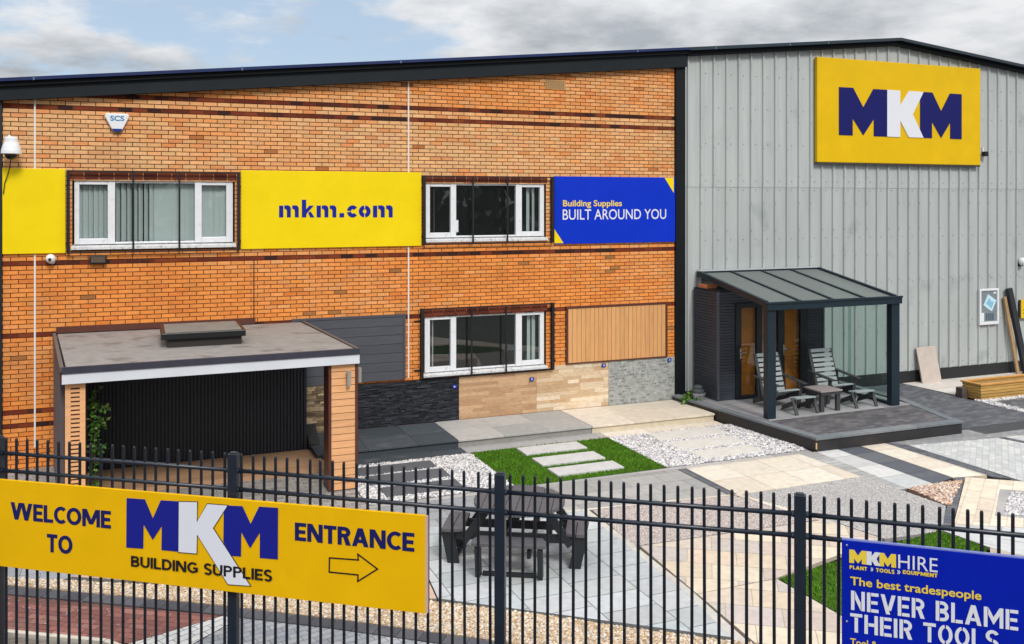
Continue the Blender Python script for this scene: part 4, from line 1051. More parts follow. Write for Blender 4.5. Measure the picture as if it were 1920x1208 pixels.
leaves('climbing_plant', 'green climbing plant just inside the left post of the porch', 'plant', [(-.60, -2.8, .1 + i * .1) for i in range(17)] + [(-.5, -2.75, 1.3), (-.46, -2.75, 1.5), (-.48, -2.75, .9)], 280, .075, [lin((50, 92, 24)), lin((70, 112, 34)), lin((34, 66, 20)), lin((104, 118, 60))], .032, (-.60, -2.8, 0))
leaves('weed', 'low green weed between the black pillar and the stone topped pot', 'plant', [(10.80 + i * .05, -.50 - (i % 3) * .1, .27 + (i % 2) * .05) for i in range(5)], 160, .08, GRN, .045, (10.9, -.6, .26), stem=False)
tri = thing('planter_trough', 'dark sloping trough end beside the slatted wall of the porch', 'planter', (2.86, -1.0, 0))
mb = MB(); mb.hexa([(2.775, -.9, .0), (2.97, -.9, 0), (2.97, -.4, 0), (2.775, -.4, 0), (2.775, -.88, .20), (2.97, -.9, .16), (2.97, -.4, .42), (2.775, -.4, .42)]); mb.build('body', mat('trough', lin((26, 34, 34)), .5), tri, bevel=.006)
mb = MB(); mb.box(2.80, 2.95, -.39, -.36, 0, .38); mb.build('rim', mat('trough', lin((26, 34, 34)), .5), tri)

# ------------------------------------------------------------------ raised deck, canopy, garden room
dk = thing('raised_patio', 'raised dark block paved patio with grey coping in front of the grey cladding', 'patio', (12.8, -2.2, 0))
DL, DLb, DR, DRb, DF = 11.14, 10.82, 14.66, 15.15, -4.18
deckpoly = [(DL, DF), (DR, DF - .03), (DRb, -2.3), (DRb + .1, -.06), (DLb - .1, -.06), (DLb, -1.02)]
mb = MB(); ins = [(DL + .03, DF + .03), (DR - .03, DF), (DRb - .03, -2.3), (DRb + .07, -.07), (DLb - .07, -.07), (DLb + .03, -1.02)]
mb.prism(ins, -.04, .215); mb.build('riser', mat('riser_black', lin((40, 38, 40)), .55, nscale=4, namt=.25), dk)
mb = MB(); cw = .19; cap = [lin((112, 118, 122)), lin((104, 110, 115)), lin((120, 124, 127))]
def coping(p, q, n, inward):
    d = Vector((q[0] - p[0], q[1] - p[1])); 
    for i in range(n):
        a = Vector(p) + d * (i / n) + d.normalized() * .002; b = Vector(p) + d * ((i + 1) / n) - d.normalized() * .002; w = Vector(inward)
        c_ = jit(random.choice(cap), .05)
        mb.hexa([(a.x, a.y, .216), (b.x, b.y, .216), (b.x + w.x, b.y + w.y, .216), (a.x + w.x, a.y + w.y, .216), (a.x, a.y, .262), (b.x, b.y, .262), (b.x + w.x, b.y + w.y, .262), (a.x + w.x, a.y + w.y, .262)], c_)
coping((DL + .0, DF), (DR, DF - .03), 6, (0, cw)); coping((DL, DF + cw + .004), (DLb, -1.02), 5, (cw, .02)); coping((DR, DF + cw), (DRb, -2.3), 3, (-cw, 0)); coping((DRb, -2.29), (DRb + .1, -.07), 3, (-cw, 0)); coping((DLb, -1.0), (DLb - .08, -.07), 2, (cw, 0))
mb.build('coping', stone_m, dk, bevel=.006)
for pp, cc, jj in (([(DL + cw, DF + cw + .005), (DR - cw, DF + cw - .02), (DRb - cw - .1, -2.72), (DL + cw - .08, -2.78)], [lin((98, 94, 96)), lin((88, 86, 90)), lin((106, 102, 103)), lin((82, 80, 84))], lin((66, 64, 66))),
                   ([(DL + cw - .08, -2.776), (DRb - cw - .1, -2.716), (DRb - cw, -.08), (DLb + cw, -.08), (DLb + cw, -1.02)], [lin((150, 150, 152)), lin((142, 142, 145)), lin((156, 155, 156))], lin((120, 120, 122)))):
    pm = paving('patio_paving', pp, .2 if jj[0] < .1 else .6, .1 if jj[0] < .1 else .45, cc, jj, ang=6, gap=.006, z=.25, j=.08, kind=None)
    pm.parent = dk; pm.location = -Vector(dk.location)
mb = MB(); mb.box(11.155, 11.175, -4.165, -4.149, .06, .17, (1, 1, 1)); mb.build('corner_chip', mat('chip', lin((214, 170, 110)), .6), dk)
canopy = thing('glass_canopy', 'dark framed lean to canopy with glass roof panes and a clear side screen', 'canopy', (12.95, -1.4, .25))
cm = mat('canopy_frame', lin((24, 39, 49)), .45, nscale=3, namt=.1, spec=.35)
CL, CR, CFy = 11.375, 14.69, -2.62
mb = MB(); mb.box(CL, CR, -.14, -.045, 2.80, 2.93); mb.build('wall_plate', cm, canopy, bevel=.006)
mb = MB(); mb.box(CL, CR, -.15, -.044, 2.931, 2.952); mb.build('wall_flashing', mat('pale_flashing', lin((176, 180, 182)), .4), canopy)
CLf, CRf = 11.26, 14.56
mb = MB()
for i in range(5):
    t = i / 4; a = (CL + .03 + (CR - CL - .06) * t, -.14, 2.88); b = (CLf + .03 + (CRf - CLf - .06) * t, CFy + .02, 2.475); mb.bar(a, b, .055 if 0 < i < 4 else .075, .085 if 0 < i < 4 else .12)
mb.build('rafter', cm, canopy, bevel=.005)
cg = glass('canopy_glass', (.52, .55, .54), .9, .12, .45, lin((150, 157, 154)), 1.5)
for i in range(4):
    p = MB(); ta, tb = i / 4, (i + 1) / 4; ins_ = .03
    q = [(CL + .03 + (CR - CL - .06) * ta + ins_, -.145, 2.893), (CL + .03 + (CR - CL - .06) * tb - ins_, -.145, 2.893), (CLf + .03 + (CRf - CLf - .06) * tb - ins_, CFy + .05, 2.49), (CLf + .03 + (CRf - CLf - .06) * ta + ins_, CFy + .05, 2.49)]
    p.hexa([Vector(v) - Vector((0, 0, .006)) for v in q] + [Vector(v) for v in q]); p.build('roof_pane', cg, canopy)
mb = MB(); mb.box(CLf - .03, CRf + .05, CFy - .1, CFy + .05, 2.36, 2.51); mb.box(CLf - .03, CRf + .05, CFy - .12, CFy - .1005, 2.48, 2.525); mb.build('gutter', cm, canopy, bevel=.008)
for a, b in ((1436, 1451.5), (1668, 1683)):
    mb = MB(); xa, xb = wx(a, CFy), wx(b, CFy); mb.box(xa, xb, CFy - .06, CFy + .08, .255, 2.36); mb.build('post', cm, canopy, bevel=.008)
sg = glass('screen_glass', (.80, .88, .86), .8, 0, .03, (.6, .7, .68), 1.5)
for y0, y1 in ((-2.52, -1.3), (-1.36, -.16)):
    mb = MB(); xx = 14.47 + (0 if y0 < -2 else .03); mb.box(xx, xx + .01, y0, y1, .30, 2.30 if y0 < -2 else 2.45); mb.build('side_screen', sg, canopy)
mb = MB(); mb.box(14.44, 14.53, -2.53, -.15, .253, .30); mb.build('screen_rail', cm, canopy)
mb = MB(); mb.box(14.455, 14.468, -2.47, -2.43, 1.25, 1.33); mb.build('screen_handle', mat('brushed_metal', (.45, .4, .38), .35, 1), canopy)
gr = thing('garden_room', 'dark grey boarded garden room with tan glazed doors under the canopy', 'garden room', (12.7, -.5, .25))
gx0, gx1, gy, gz = 11.30, 14.10, -.95, 2.56
gb_m = board_mat('charcoal_board', lin((60, 64, 74)), .6, (.5, 6, 6))
mb = MB()
def boards(mb, p, q, z0, z1, h, out):
    d = Vector(q) - Vector(p); o = Vector(out)
    z = z0
    while z < z1 - .01:
        zz = min(z + h, z1); a, b = Vector(p), Vector(q)
        mb.hexa([(a.x, a.y, z), (b.x, b.y, z), (b.x + o.x, b.y + o.y, z), (a.x + o.x, a.y + o.y, z), (a.x - o.x * .5, a.y - o.y * .5, zz - .004), (b.x - o.x * .5, b.y - o.y * .5, zz - .004), (b.x + o.x, b.y + o.y, zz - .004), (a.x + o.x, a.y + o.y, zz - .004)], jit((1, 1, 1), .07)); z = zz
dx0, dx1, dzt = wx(1378, gy), wx(1512, gy), 2.3
boards(mb, (gx0 + .02, gy), (dx0 - .0, gy), .255, gz, .062, (0, .03)); boards(mb, (dx1, gy), (gx1 - .02, gy), .255, gz, .062, (0, .03)); boards(mb, (dx0 + .002, gy), (dx1 - .002, gy), dzt, gz, .062, (0, .03))
boards(mb, (gx0, -.06), (gx0, gy + .0), .255, gz, .062, (.03, 0)); boards(mb, (gx1, gy), (gx1, -.06), .255, gz, .062, (-.03, 0))
mb.build('wall', gb_m, gr)
mb = MB(); mb.box(gx0 - .012, gx0 + .035, gy - .02, gy + .025, .253, gz); mb.cut(); mb.box(gx1 - .035, gx1 + .012, gy - .02, gy + .025, .253, gz); mb.build('corner_trim', mat('charcoal_trim', lin((70, 74, 84)), .55), gr)
mb = MB(); mb.hexa([(gx0, gy, gz), (gx1, gy, gz), (gx1, -.06, gz), (gx0, -.06, gz), (gx0, gy, gz + .03), (gx1, gy, gz + .03), (gx1, -.06, gz + .03), (gx0, -.06, gz + .03)]); mb.build('roof', trim_m, gr)
mb = MB(); mb.box(gx0 + .02, gx0 + .3, -.5, -.2, gz + .031, gz + .11); mb.build('timber_offcut', mat('raw_wood', lin((196, 120, 76)), .8), gr)
inn = mat('tan_door_backing', lin((226, 160, 78)), .6, nscale=1.2, namt=.35, stretch=(1, 1, 2))  # tan board close behind the glass, colour raised so the panes look lit
mb = MB(); mb.box(dx0 - .2, dx1 + .2, gy + .10, gy + .14, .255, dzt + .1); mb.box(dx0 - .2, dx1 + .2, gy + .04, gy + .099, .253, .26); mb.build('door_backing', inn, gr)
df = mat('door_frame', lin((24, 30, 36)), .4)
g1a, g1b, g2a, g2b, g3a, g3b = [wx(p, gy - .02) for p in (1389, 1418, 1428, 1458, 1470, 1500)]
mb = MB(); yy0, yy1 = gy - .045, gy + .03; zb0, zt0 = .33, 2.2
mb.box(dx0, g1a, yy0, yy1, .256, dzt); mb.box(g1b, g2a, yy0, yy1, .256, dzt); mb.box(g2b, g3a, yy0, yy1, .256, dzt); mb.box(g3b, dx1, yy0, yy1, .256, dzt)
for a, b in ((g1a, g1b), (g2a, g2b), (g3a, g3b)): mb.box(a, b, yy0, yy1, zt0, dzt); mb.box(a, b, yy0, yy1, .256, zb0)
door = mb.build('door', df, gr, bevel=.004)
dg = glass('door_glass', (.85, .82, .75), .9, 0, 0, ior=1.6)
for a, b in ((g1a, g1b), (g2a, g2b), (g3a, g3b)):
    p = MB(); p.box(a - .004, b + .004, gy - .01, gy - .004, zb0 - .004, zt0 + .004); p.build('pane', dg, door)
hm = mat('chrome', (.7, .7, .7), .2, 1)
for xx in ((g1a - .03), (g3a - .03)):
    mb = MB(); mb.box(xx - .015, xx + .015, yy0 - .012, yy0 - .001, 1.12, 1.36); mb.box(xx - .01, xx + .12, yy0 - .05, yy0 - .035, 1.25, 1.275); mb.box(xx - .01, xx + .01, yy0 - .036, yy0 - .012, 1.25, 1.275); mb.build('handle', hm, door)
# reclining chairs, footstools, side table on the patio
plas = mat('recycled_plastic', lin((58, 60, 62)), .55, nscale=14, namt=.15)
slatm = mat('slat_plastic', lin((152, 160, 162)), .5, nscale=10, namt=.1)
ZD = .252
def make_chair(cx):
    t = thing('garden_chair', 'x', 'chair', (cx, -1.9, ZD), 'slatted garden chairs on the patio')
    hw = .285
    P = lambda x, y, z: (cx + x, -1.9 + y, ZD + z)
    mb = MB()
    for s in (-1, 1): mb.hexa([P(s * hw - .016, .52, .0), P(s * hw + .016, .52, .0), P(s * hw + .016, -.25, .27), P(s * hw - .016, -.25, .27), P(s * hw - .016, .52, .1), P(s * hw + .016, .52, .1), P(s * hw + .016, -.25, .385), P(s * hw - .016, -.25, .385)]); mb.cut()
    mb.build('seat_frame', plas, t, bevel=.004)
    mb = MB()
    for i in range(5):
        y = -.23 + i * .1; z = .39 - i * .037; mb.box(*(lambda a: (a[0], a[1]))((cx - hw + .018, cx + hw - .018)), -1.9 + y - .041, -1.9 + y + .041, ZD + z - .012, ZD + z + .012)
    mb.build('seat', slatm, t, bevel=.004)
    b0, b1 = Vector((0, .18, .16)), Vector((0, .47, 1.04)); d = b1 - b0; dn = d.normalized(); nn = Vector((0, -dn.z, dn.y))
    mb = MB()
    for s in (-1, 1):
        a, b = P(s * hw, b0.y, b0.z), P(s * hw, b1.y, b1.z); mb.bar(a, b, .034, .06, up=(1, 0, 0)); mb.cut()
    mb.build('back_frame', plas, t, bevel=.004)
    mb = MB(); n = 9
    for i in range(n):
        c = b0 + d * ((i + .62) / n); q = dn * .036; o = nn * .012; k = nn * .03
        mb.hexa([P(-hw + .02, *(c - q + k - o)[1:]), P(hw - .02, *(c - q + k - o)[1:]), P(hw - .02, *(c - q + k + o)[1:]), P(-hw + .02, *(c - q + k + o)[1:]), P(-hw + .02, *(c + q + k - o)[1:]), P(hw - .02, *(c + q + k - o)[1:]), P(hw - .02, *(c + q + k + o)[1:]), P(-hw + .02, *(c + q + k + o)[1:])])
    mb.build('backrest', slatm, t, bevel=.004)
    for s in (-1, 1):
        mb = MB(); mb.bar(P(s * (hw + .05), .40, .60), P(s * (hw + .05), -.36, .52), .1, .028); mb.build('armrest', plas, t, bevel=.004)
        mb = MB(); mb.bar(P(s * (hw + .035), -.24, .52), P(s * (hw + .035), -.17, .0), .034, .075, up=(1, 0, 0)); mb.build('leg', plas, t, bevel=.003)
        mb = MB(); mb.bar(P(s * (hw + .035), .30, .58), P(s * (hw + .035), .24, .12), .03, .06, up=(1, 0, 0)); mb.build('leg', plas, t, bevel=.003)
    return t
ch = make_chair(12.17); ch['label'] = 'slatted reclining garden chair partly behind the left canopy post'
c2 = copy_tree(ch); c2.location = (13.60, -1.86, ZD); c2['label'] = 'slatted reclining garden chair near the clear glass side screen'
def make_stool(cx):
    t = thing('footstool', 'x', 'footstool', (cx, -2.45, ZD), 'slatted footstools on the patio'); hw = .225
    P = lambda x, y, z: (cx + x, -2.45 + y, ZD + z)
    for s in (-1, 1):
        mb = MB(); mb.hexa([P(s * hw - .015, .36, 0), P(s * hw + .015, .36, 0), P(s * hw + .015, -.1, .19), P(s * hw - .015, -.1, .19), P(s * hw - .015, .33, .1), P(s * hw + .015, .33, .1), P(s * hw + .015, -.1, .3), P(s * hw - .015, -.1, .3)]); mb.build('side_rail', plas, t, bevel=.003)
        mb = MB(); mb.bar(P(s * (hw + .032), -.02, .31), P(s * (hw + .032), -.16, 0), .03, .07, up=(1, 0, 0)); mb.build('leg', plas, t, bevel=.003)
    mb = MB()
    for i in range(3): mb.box(cx - hw - .01, cx + hw + .01, -2.45 - .13 + i * .085, -2.45 - .055 + i * .085, ZD + .305 - i * .012, ZD + .33 - i * .012)
    mb.build('seat', slatm, t, bevel=.004); return t
st = make_stool(12.27); st['label'] = 'slatted footstool in front of the chair behind the canopy post'
s2_ = copy_tree(st); s2_.location = (13.80, -2.42, ZD); s2_['label'] = 'slatted footstool in front of the chair by the glass side screen'
tb = thing('side_table', 'low square dark side table between the two patio chairs', 'table', (12.88, -2.42, ZD))
mb = MB(); cx, cy = 12.86, -2.36
for i in range(5): mb.box(cx - .27, cx + .27, cy - .27 + i * .108, cy - .165 + i * .108, ZD + .40, ZD + .43)
mb.build('table_top', mat('table_plastic', lin((146, 137, 135)), .55), tb, bevel=.004)
for sx in (-1, 1):
    for sy in (-1, 1):
        mb = MB(); mb.box(cx + sx * .2 - .045, cx + sx * .2 + .045, cy + sy * .2 - .03, cy + sy * .2 + .03, ZD, ZD + .34); mb.build('leg', plas, tb, bevel=.004)
mb = MB(); mb.box(cx - .25, cx + .25, cy - .25, cy - .22, ZD + .341, ZD + .399); mb.box(cx - .25, cx + .25, cy + .22, cy + .25, ZD + .341, ZD + .399); mb.box(cx - .25, cx - .22, cy - .219, cy + .219, ZD + .341, ZD + .399); mb.box(cx + .22, cx + .25, cy - .219, cy + .219, ZD + .341, ZD + .399); mb.build('apron', plas, tb)
# pot with a stone on it beside the garden room
pt = thing('pot', 'grey metal pot with a dark stone on top beside the garden room', 'pot', (11.02, -.66, .0))
mb = MB(); px_, py_ = 11.02, -.66; mb.lathe((px_, py_, .12), [(.10, 0), (.135, .24), (.15, .24), (.15, .28), (.12, .28)], 18); mb.build('body', mat('zinc', lin((150, 152, 160)), .35, .5, nscale=12, namt=.25), pt)
mb = MB(); mb.lathe((px_ - .01, py_, .40), [(.12, 0), (.125, .05), (.09, .08), (.1, .13), (.06, .16)], 9); mb.build('stone', mat('dark_stone', lin((64, 70, 72)), .8, nscale=12, namt=.3), pt)
mb = MB(); mb.box(px_ - .13, px_ + .1, py_ - .1, py_ + .1, 0, .119); mb.build('base', mat('dark_stone', lin((64, 70, 72)), .8), pt)
# things by the cladding on the right
bd = thing('stone_slab', 'pale pinkish stone slab leaning against the grey cladding', 'slab', (18.05, -.15, 0))
mb = MB(); mb.hexa([(17.75, -.25, 0), (18.37, -.25, 0), (18.37, -.21, 0), (17.75, -.21, 0), (17.71, -.08, .86), (18.33, -.08, .88), (18.33, -.045, .88), (17.71, -.045, .86)]); mb.build('slab', mat('pink_stone', lin((186, 174, 164)), .8, nscale=6, namt=.1), bd, bevel=.004)
bp = thing('post', 'tall black plastic post leaning on the grey cladding', 'post', (21.2, -.3, 0))
mb = MB(); mb.bar((21.22, -.30, .0), (20.83, -.10, 2.22), .16, .1, up=(0, 1, 0)); mb.build('post', mat('black_post', lin((34, 38, 46)), .5), bp, bevel=.008)
tp = thing('post', 'thin pale timber batten leaning beside the black post', 'batten', (21.0, -.25, 0))
mb = MB(); mb.bar((21.02, -.22, 0), (20.72, -.07, 2.0), .09, .05, up=(0, 1, 0)); mb.build('batten', mat('batten', lin((168, 136, 96)), .7, nscale=5, namt=.15), tp, bevel=.004)
pl = thing('planter', 'long low wooden planter of yellowish boards by the grey cladding', 'planter', (18.7, -1.95, 0))
pw = board_mat('treated_pine', lin((186, 146, 78)), .7, (.6, 4, 9), .22)
mb = MB(); a0, a1, b0_, b1_ = 17.46, 20.4, -2.17, -1.66
for r in range(5):
    z0 = .0 + r * .068
    for q in ((a0, a1, b0_, b0_ + .04), (a0, a1, b1_ - .04, b1_), (a0, a0 + .04, b0_ + .041, b1_ - .041), (a1 - .04, a1, b0_ + .041, b1_ - .041)): mb.box(q[0], q[1], q[2], q[3], z0 + .008, z0 + .064, jit((1, 1, 1), .2))
mb.build('side', pw, pl, bevel=.004)
mb = MB()
for q in ((a0 - .03, a1 + .03, b0_ - .03, b0_ + .06), (a0 - .03, a1 + .03, b1_ - .06, b1_ + .03), (a0 - .03, a0 + .06, b0_ + .061, b1_ - .061), (a1 - .06, a1 + .03, b0_ + .061, b1_ - .061)): mb.box(q[0], q[1], q[2], q[3], .341, .375, jit((1.12, .98, .92), .05))
mb.build('rim', pw, pl, bevel=.004)
mb = MB(); mb.box(a0 + .041, a1 - .041, b0_ + .041, b1_ - .041, .01, .2); mb.build('lining', mat('planter_inside', lin((150, 106, 56)), .9), pl)
bk = thing('brick_stack', 'small dark block stack at the left end of the wooden planter', 'blocks', (17.3, -1.8, 0))
mb = MB(); mb.box(17.24, 17.42, -1.86, -1.66, 0, .1, lin((74, 64, 62))); mb.box(17.26, 17.42, -1.84, -1.66, .103, .24, lin((84, 74, 70))); mb.build('blocks', mat('dark_block', rough=.85, attr=True), bk, bevel=.006)

# ------------------------------------------------------------------ round picnic table
A = R(-29); uu = Vector((math.cos(A), math.sin(A), 0)); vv = Vector((-math.sin(A), math.cos(A), 0)); TC = Vector((4.40, -6.66, 0))
pn = thing('picnic_table', 'dark grey round picnic table with attached bench seats behind the fence', 'picnic table', tuple(TC))
def T(a, b, z): return TC + uu * a + vv * b + Vector((0, 0, z))
pt_top = mat('picnic_top', lin((84, 83, 87)), .55, nscale=8, namt=.12); pt_leg = mat('picnic_frame', lin((24, 29, 34)), .5, nscale=8, namt=.15)
mb = MB(); rad = .57; nb_ = 8; bw = 2 * rad / nb_
for i in range(nb_):
    a0, a1 = -rad + i * bw + .004, -rad + (i + 1) * bw - .004
    pts = []
    for k in range(7):
        a = a0 + (a1 - a0) * k / 6; pts.append((a, math.sqrt(max(.0, rad * rad - a * a)) + .0))
    loop = [(a, b) for a, b in pts] + [(a, -b) for a, b in reversed(pts)]
    lo = [T(a, b, .715) for a, b in loop]; hi = [T(a, b, .755) for a, b in loop]; n = len(loop); s0 = len(mb.v)
    mb.v.extend([tuple(p) for p in lo] + [tuple(p) for p in hi])
    mb.f.append(tuple(s0 + n + k for k in reversed(range(n)))); mb.c.append((1, 1, 1)); mb.f.append(tuple(s0 + k for k in range(n))); mb.c.append((1, 1, 1))
    for k in range(n): mb.f.append((s0 + k, s0 + n + k, s0 + n + (k + 1) % n, s0 + (k + 1) % n)); mb.c.append((1, 1, 1))
mb.build('table_top', pt_top, pn)
def bench(ax, bx, dist, length, seat_name='bench', shift=0.):
    """bench whose outward direction is ax and whose length runs along bx"""
    s = MB(); TC = globals()['TC'] + bx * shift
    for k in range(2):
        o0, o1 = dist - .13 + k * .135, dist - .005 + k * .135
        c = [TC + ax * o0 - bx * length / 2 * (1 - (.13 - k * .13)), TC + ax * o1 - bx * length / 2, TC + ax * o1 + bx * length / 2, TC + ax * o0 + bx * length / 2 * (1 - (.13 - k * .13))]
        s.hexa([p + Vector((0, 0, .42)) for p in c] + [p + Vector((0, 0, .46)) for p in c])
    b = s.build(seat_name, pt_top, pn, bevel=.004)
    f = MB()
    for sgn in (-1, 1):
        e = bx * (length / 2 - .07) * sgn
        f.bar(TC + ax * (dist + .07) + e + Vector((0, 0, .419)), TC + ax * (dist - .02) + e, .14, .06, up=tuple(bx))
    f.bar(TC + ax * (dist - .02) - bx * (length / 2 - .12) + Vector((0, 0, .04)), TC + ax * (dist - .02) + bx * (length / 2 - .12) + Vector((0, 0, .04)), .05, .07)
    f.build('bench_legs', pt_leg, b, bevel=.004)
bench(-vv, uu, .62, .88, shift=-.05); bench(-uu, vv, .80, .66); bench(uu, vv, .72, .66); bench(vv, uu, .66, .80)
mb = MB()
for a, b in ((-.78, .72),): 
    for off in (-.22, .22): mb.bar(T(a, off, .36), T(b, off, .36), .045, .1)
for off in (-.18, .18): mb.bar(T(off, -.62, .30), T(off, .66, .30), .045, .1)
for sa in (-1, 1):
    for sb_ in (-1, 1): mb.bar(T(sa * .36, sb_ * .27, .714), T(sa * .66, sb_ * .27, .30), .10, .045, up=tuple(vv))
mb.bar(T(-.45, 0, .69), T(.45, 0, .69), .09, .05); mb.bar(T(0, -.45, .645), T(0, .45, .645), .09, .04)
mb.build('table_frame', pt_leg, pn, bevel=.004)

# ------------------------------------------------------------------ steel fence with its signs
FT = 2.25
posts = [at_ground(px, py, FT) for px, py in ((-3, 819), (438, 850), (938, 888), (1500, 927), (2132, 984))]
d0 = Vector((posts[0][0] - posts[1][0], posts[0][1] - posts[1][1])).normalized() * 2.45
pl0 = (posts[0][0] + d0.x, posts[0][1] + d0.y)
posts = [pl0] + posts
fence = thing('steel_fence', 'dark navy steel railing fence with round pickets along the front of the yard', 'fence', (posts[2][0], posts[2][1], 0))
rail_m = mat('navy_steel', lin((24, 33, 46)), .38, nscale=6, namt=.12, spec=.6)
pk_m = mat('navy_picket', lin((20, 25, 36)), .42, nscale=6, namt=.1, spec=.5)
pm_ = MB(); pm_.tube([(0, 0, .06), (0, 0, FT - .012), (0, 0, FT)], [.0128, .0128, .009], 10)
proto = None
for i, p in enumerate(posts):
    if i == 5: zt = FT
    mb = MB(); dx, dy = (posts[min(i + 1, 5)][0] - posts[max(i - 1, 0)][0], posts[min(i + 1, 5)][1] - posts[max(i - 1, 0)][1]); an = math.atan2(dy, dx)
    Mz = Matrix.Translation((p[0], p[1], 0)) @ Matrix.Rotation(an, 4, 'Z')
    mb.box(-.043, .043, -.034, .034, -.05, FT + .0, M=Mz); mb.box(-.03, .03, -.024, .024, FT, FT + .012, M=Mz)
    mb.build('post', rail_m, fence, bevel=.006)
left_bay = MB()
for i in range(5):
    a, b = Vector((*posts[i], 0)), Vector((*posts[i + 1], 0)); L_ = (b - a).length; d = (b - a).normalized()
    for z in (FT - .15, FT - .315, .12):
        mb = MB(); mb.tube([a + d * .042 + Vector((0, 0, z)), b - d * .042 + Vector((0, 0, z))], .019, 12); r_ = mb.build('rail', rail_m, fence, smooth=True)
    n = 22 if i > 1 else 21
    sp_ = L_ / (n + .55)
    for k in range(n):
        p = a + d * (sp_ * (.775 + k))
        if i == 0: left_bay.tube([p + Vector((0, 0, .06)), p + Vector((0, 0, FT))], .0136, 8); continue
        if proto is None: proto = pm_.build('picket', pk_m, None); o = proto
        else: o = proto.copy(); COL.objects.link(o)
        o.parent = fence; o.location = p - Vector(fence.location)
        o.rotation_euler = (R(random.gauss(0, .09)), R(random.gauss(0, .09)), 0)
    mb = MB()
    for z in (FT - .15, FT - .315):
        for e in (a + d * .05, b - d * .05): mb.tube([e - d * .012 + Vector((0, 0, z)), e + d * .012 + Vector((0, 0, z))], .025, 10); mb.cut()
    mb.build('rail_bracket', rail_m, fence)
tag(left_bay.build('picket', pk_m, fence), kind='stuff')
def fence_frame(pxa, pya, pxb, pyb, off):
    a, b = at_ground(pxa, pya, FT), at_ground(pxb, pyb, FT); u = Vector((b[0] - a[0], b[1] - a[1], 0)).normalized(); n = Vector((u.y, -u.x, 0))
    if n.y > 0: n = -n
    return Frame(Vector((a[0], a[1], 0)) + n * off, u, n)
wfz = fence_frame(0, 819.5, 802, 877.5, .05)
ws = thing('sign', 'long yellow welcome sign with an entrance arrow fixed to the fence', 'sign', tuple(wfz.P(2, 1.5, 0)))
N1 = .03
c = [wfz.uv(x, y, N1) for x, y in ((-14, 906), (798, 958.5), (796, 1138), (-14, 1072))]
ul, ur = (c[0][0] + c[3][0]) / 2, (c[1][0] + c[2][0]) / 2; zt_, zb_ = (c[0][1] + c[1][1]) / 2, (c[2][1] + c[3][1]) / 2
mb = MB(); mb.plate(wfz, [(ul, zb_), (ur, zb_), (ur, zt_), (ul, zt_)], 0, N1 - .002)
mb.build('panel', mat('welcome_gold', (.80, .45, .0), .4, spec=.25, nscale=2.5, namt=.05, spots=(4, .66, (.5, .3, .02), .25)), ws, bevel=.003)
mb = MB(); mb.plate(wfz, [(ur + .0005, zb_ + .004), (ur + .02, zb_ + .004), (ur + .02, zt_ - .004), (ur + .0005, zt_ - .004)], .002, N1 - .004); mb.build('edge', mat('pale_edge', lin((206, 170, 150)), .6), ws)
sc = 640 / 1841.
def Z1(x, y): return wfz.uv(x * sc, 788 + y * sc, N1)
def zmean(*ps): return sum(p[1] for p in ps) / len(ps)
navy2 = mat('sign_navy', (.006, .008, .10), .4); navy3 = mat('logo_navy', (.006, .01, .24), .4); blk_m = mat('sign_black', lin((26, 20, 24)), .4)
def spanuv(fr, l, r):
    (ul_, tl_), (_, bl2) = fr.uv(l[0], l[1], N1), fr.uv(l[0], l[2], N1); (ur_, tr_), (_, br_) = fr.uv(r[0], r[1], N1), fr.uv(r[0], r[2], N1)
    return ul_, ur_, (bl2 + br_) / 2, (tl_ + tr_) / 2
def line(mb, fr, s, l, r, n, bold):
    """word between two photo points (x, top, bottom) on a sign"""
    text(mb, fr, s, *spanuv(fr, l, r), n, bold)
for w_, l_, r_ in (('WELCOME', (20, 944.5, 975.5), (208, 955.5, 989)), ('TO', (88, 1002.5, 1036.5), (136, 1004, 1038)), ('ENTRANCE', (553, 982, 1016), (777, 997.5, 1032))):
    mb = MB(); caps(mb, wfz, w_, *spanuv(wfz, l_, r_), N1, .2, space=.055); mb.build('lettering', navy2, ws)
# arrow outline
mb = MB()
def arrow(pts, w, col=None):
    q = [wfz.uv(x, y, N1) for x, y in pts]; n = len(q)
    for i in range(n):
        a, b = Vector(q[i]), Vector(q[(i + 1) % n]); d = (b - a).normalized(); t = Vector((-d.y, d.x)) * w / 2
        e = d * w / 2
        mb.face([wfz.P(*p, N1 + .002 + .0001 * i) for p in (a - t - e, b - t + e, b + t + e, a + t - e)])
arrow([(618, 1046), (672, 1050), (671, 1039), (708, 1067), (671, 1090), (671.5, 1078), (617.5, 1072.5)], .012)
mb.build('arrow', blk_m, ws)
def zp(pts): return [Z1(x, y) for x, y in pts]
mb = MB()
mb.plate(wfz, zp([(684, 420), (782, 427), (825, 530), (868, 432), (967, 438), (965, 708), (872, 700), (874, 570), (825, 645), (775, 560), (773, 692), (682, 686)]), N1, N1 + .004); mb.build('lettering', navy3, ws); mb = MB()
mb.plate(wfz, zp([(1226, 460), (1308, 464), (1352, 560), (1398, 466), (1500, 473), (1499, 750), (1402, 742), (1403, 605), (1350, 690), (1302, 600), (1300, 735), (1246, 730), (1206, 655), (1208, 500)]), N1, N1 + .004)
mb.build('lettering', navy3, ws)
kst = [(967, 440), (1065, 442), (1063, 550), (1120, 452), (1228, 460), (1150, 582), (1350, 892), (1232, 884), (1064, 614), (1062, 718), (965, 710)]
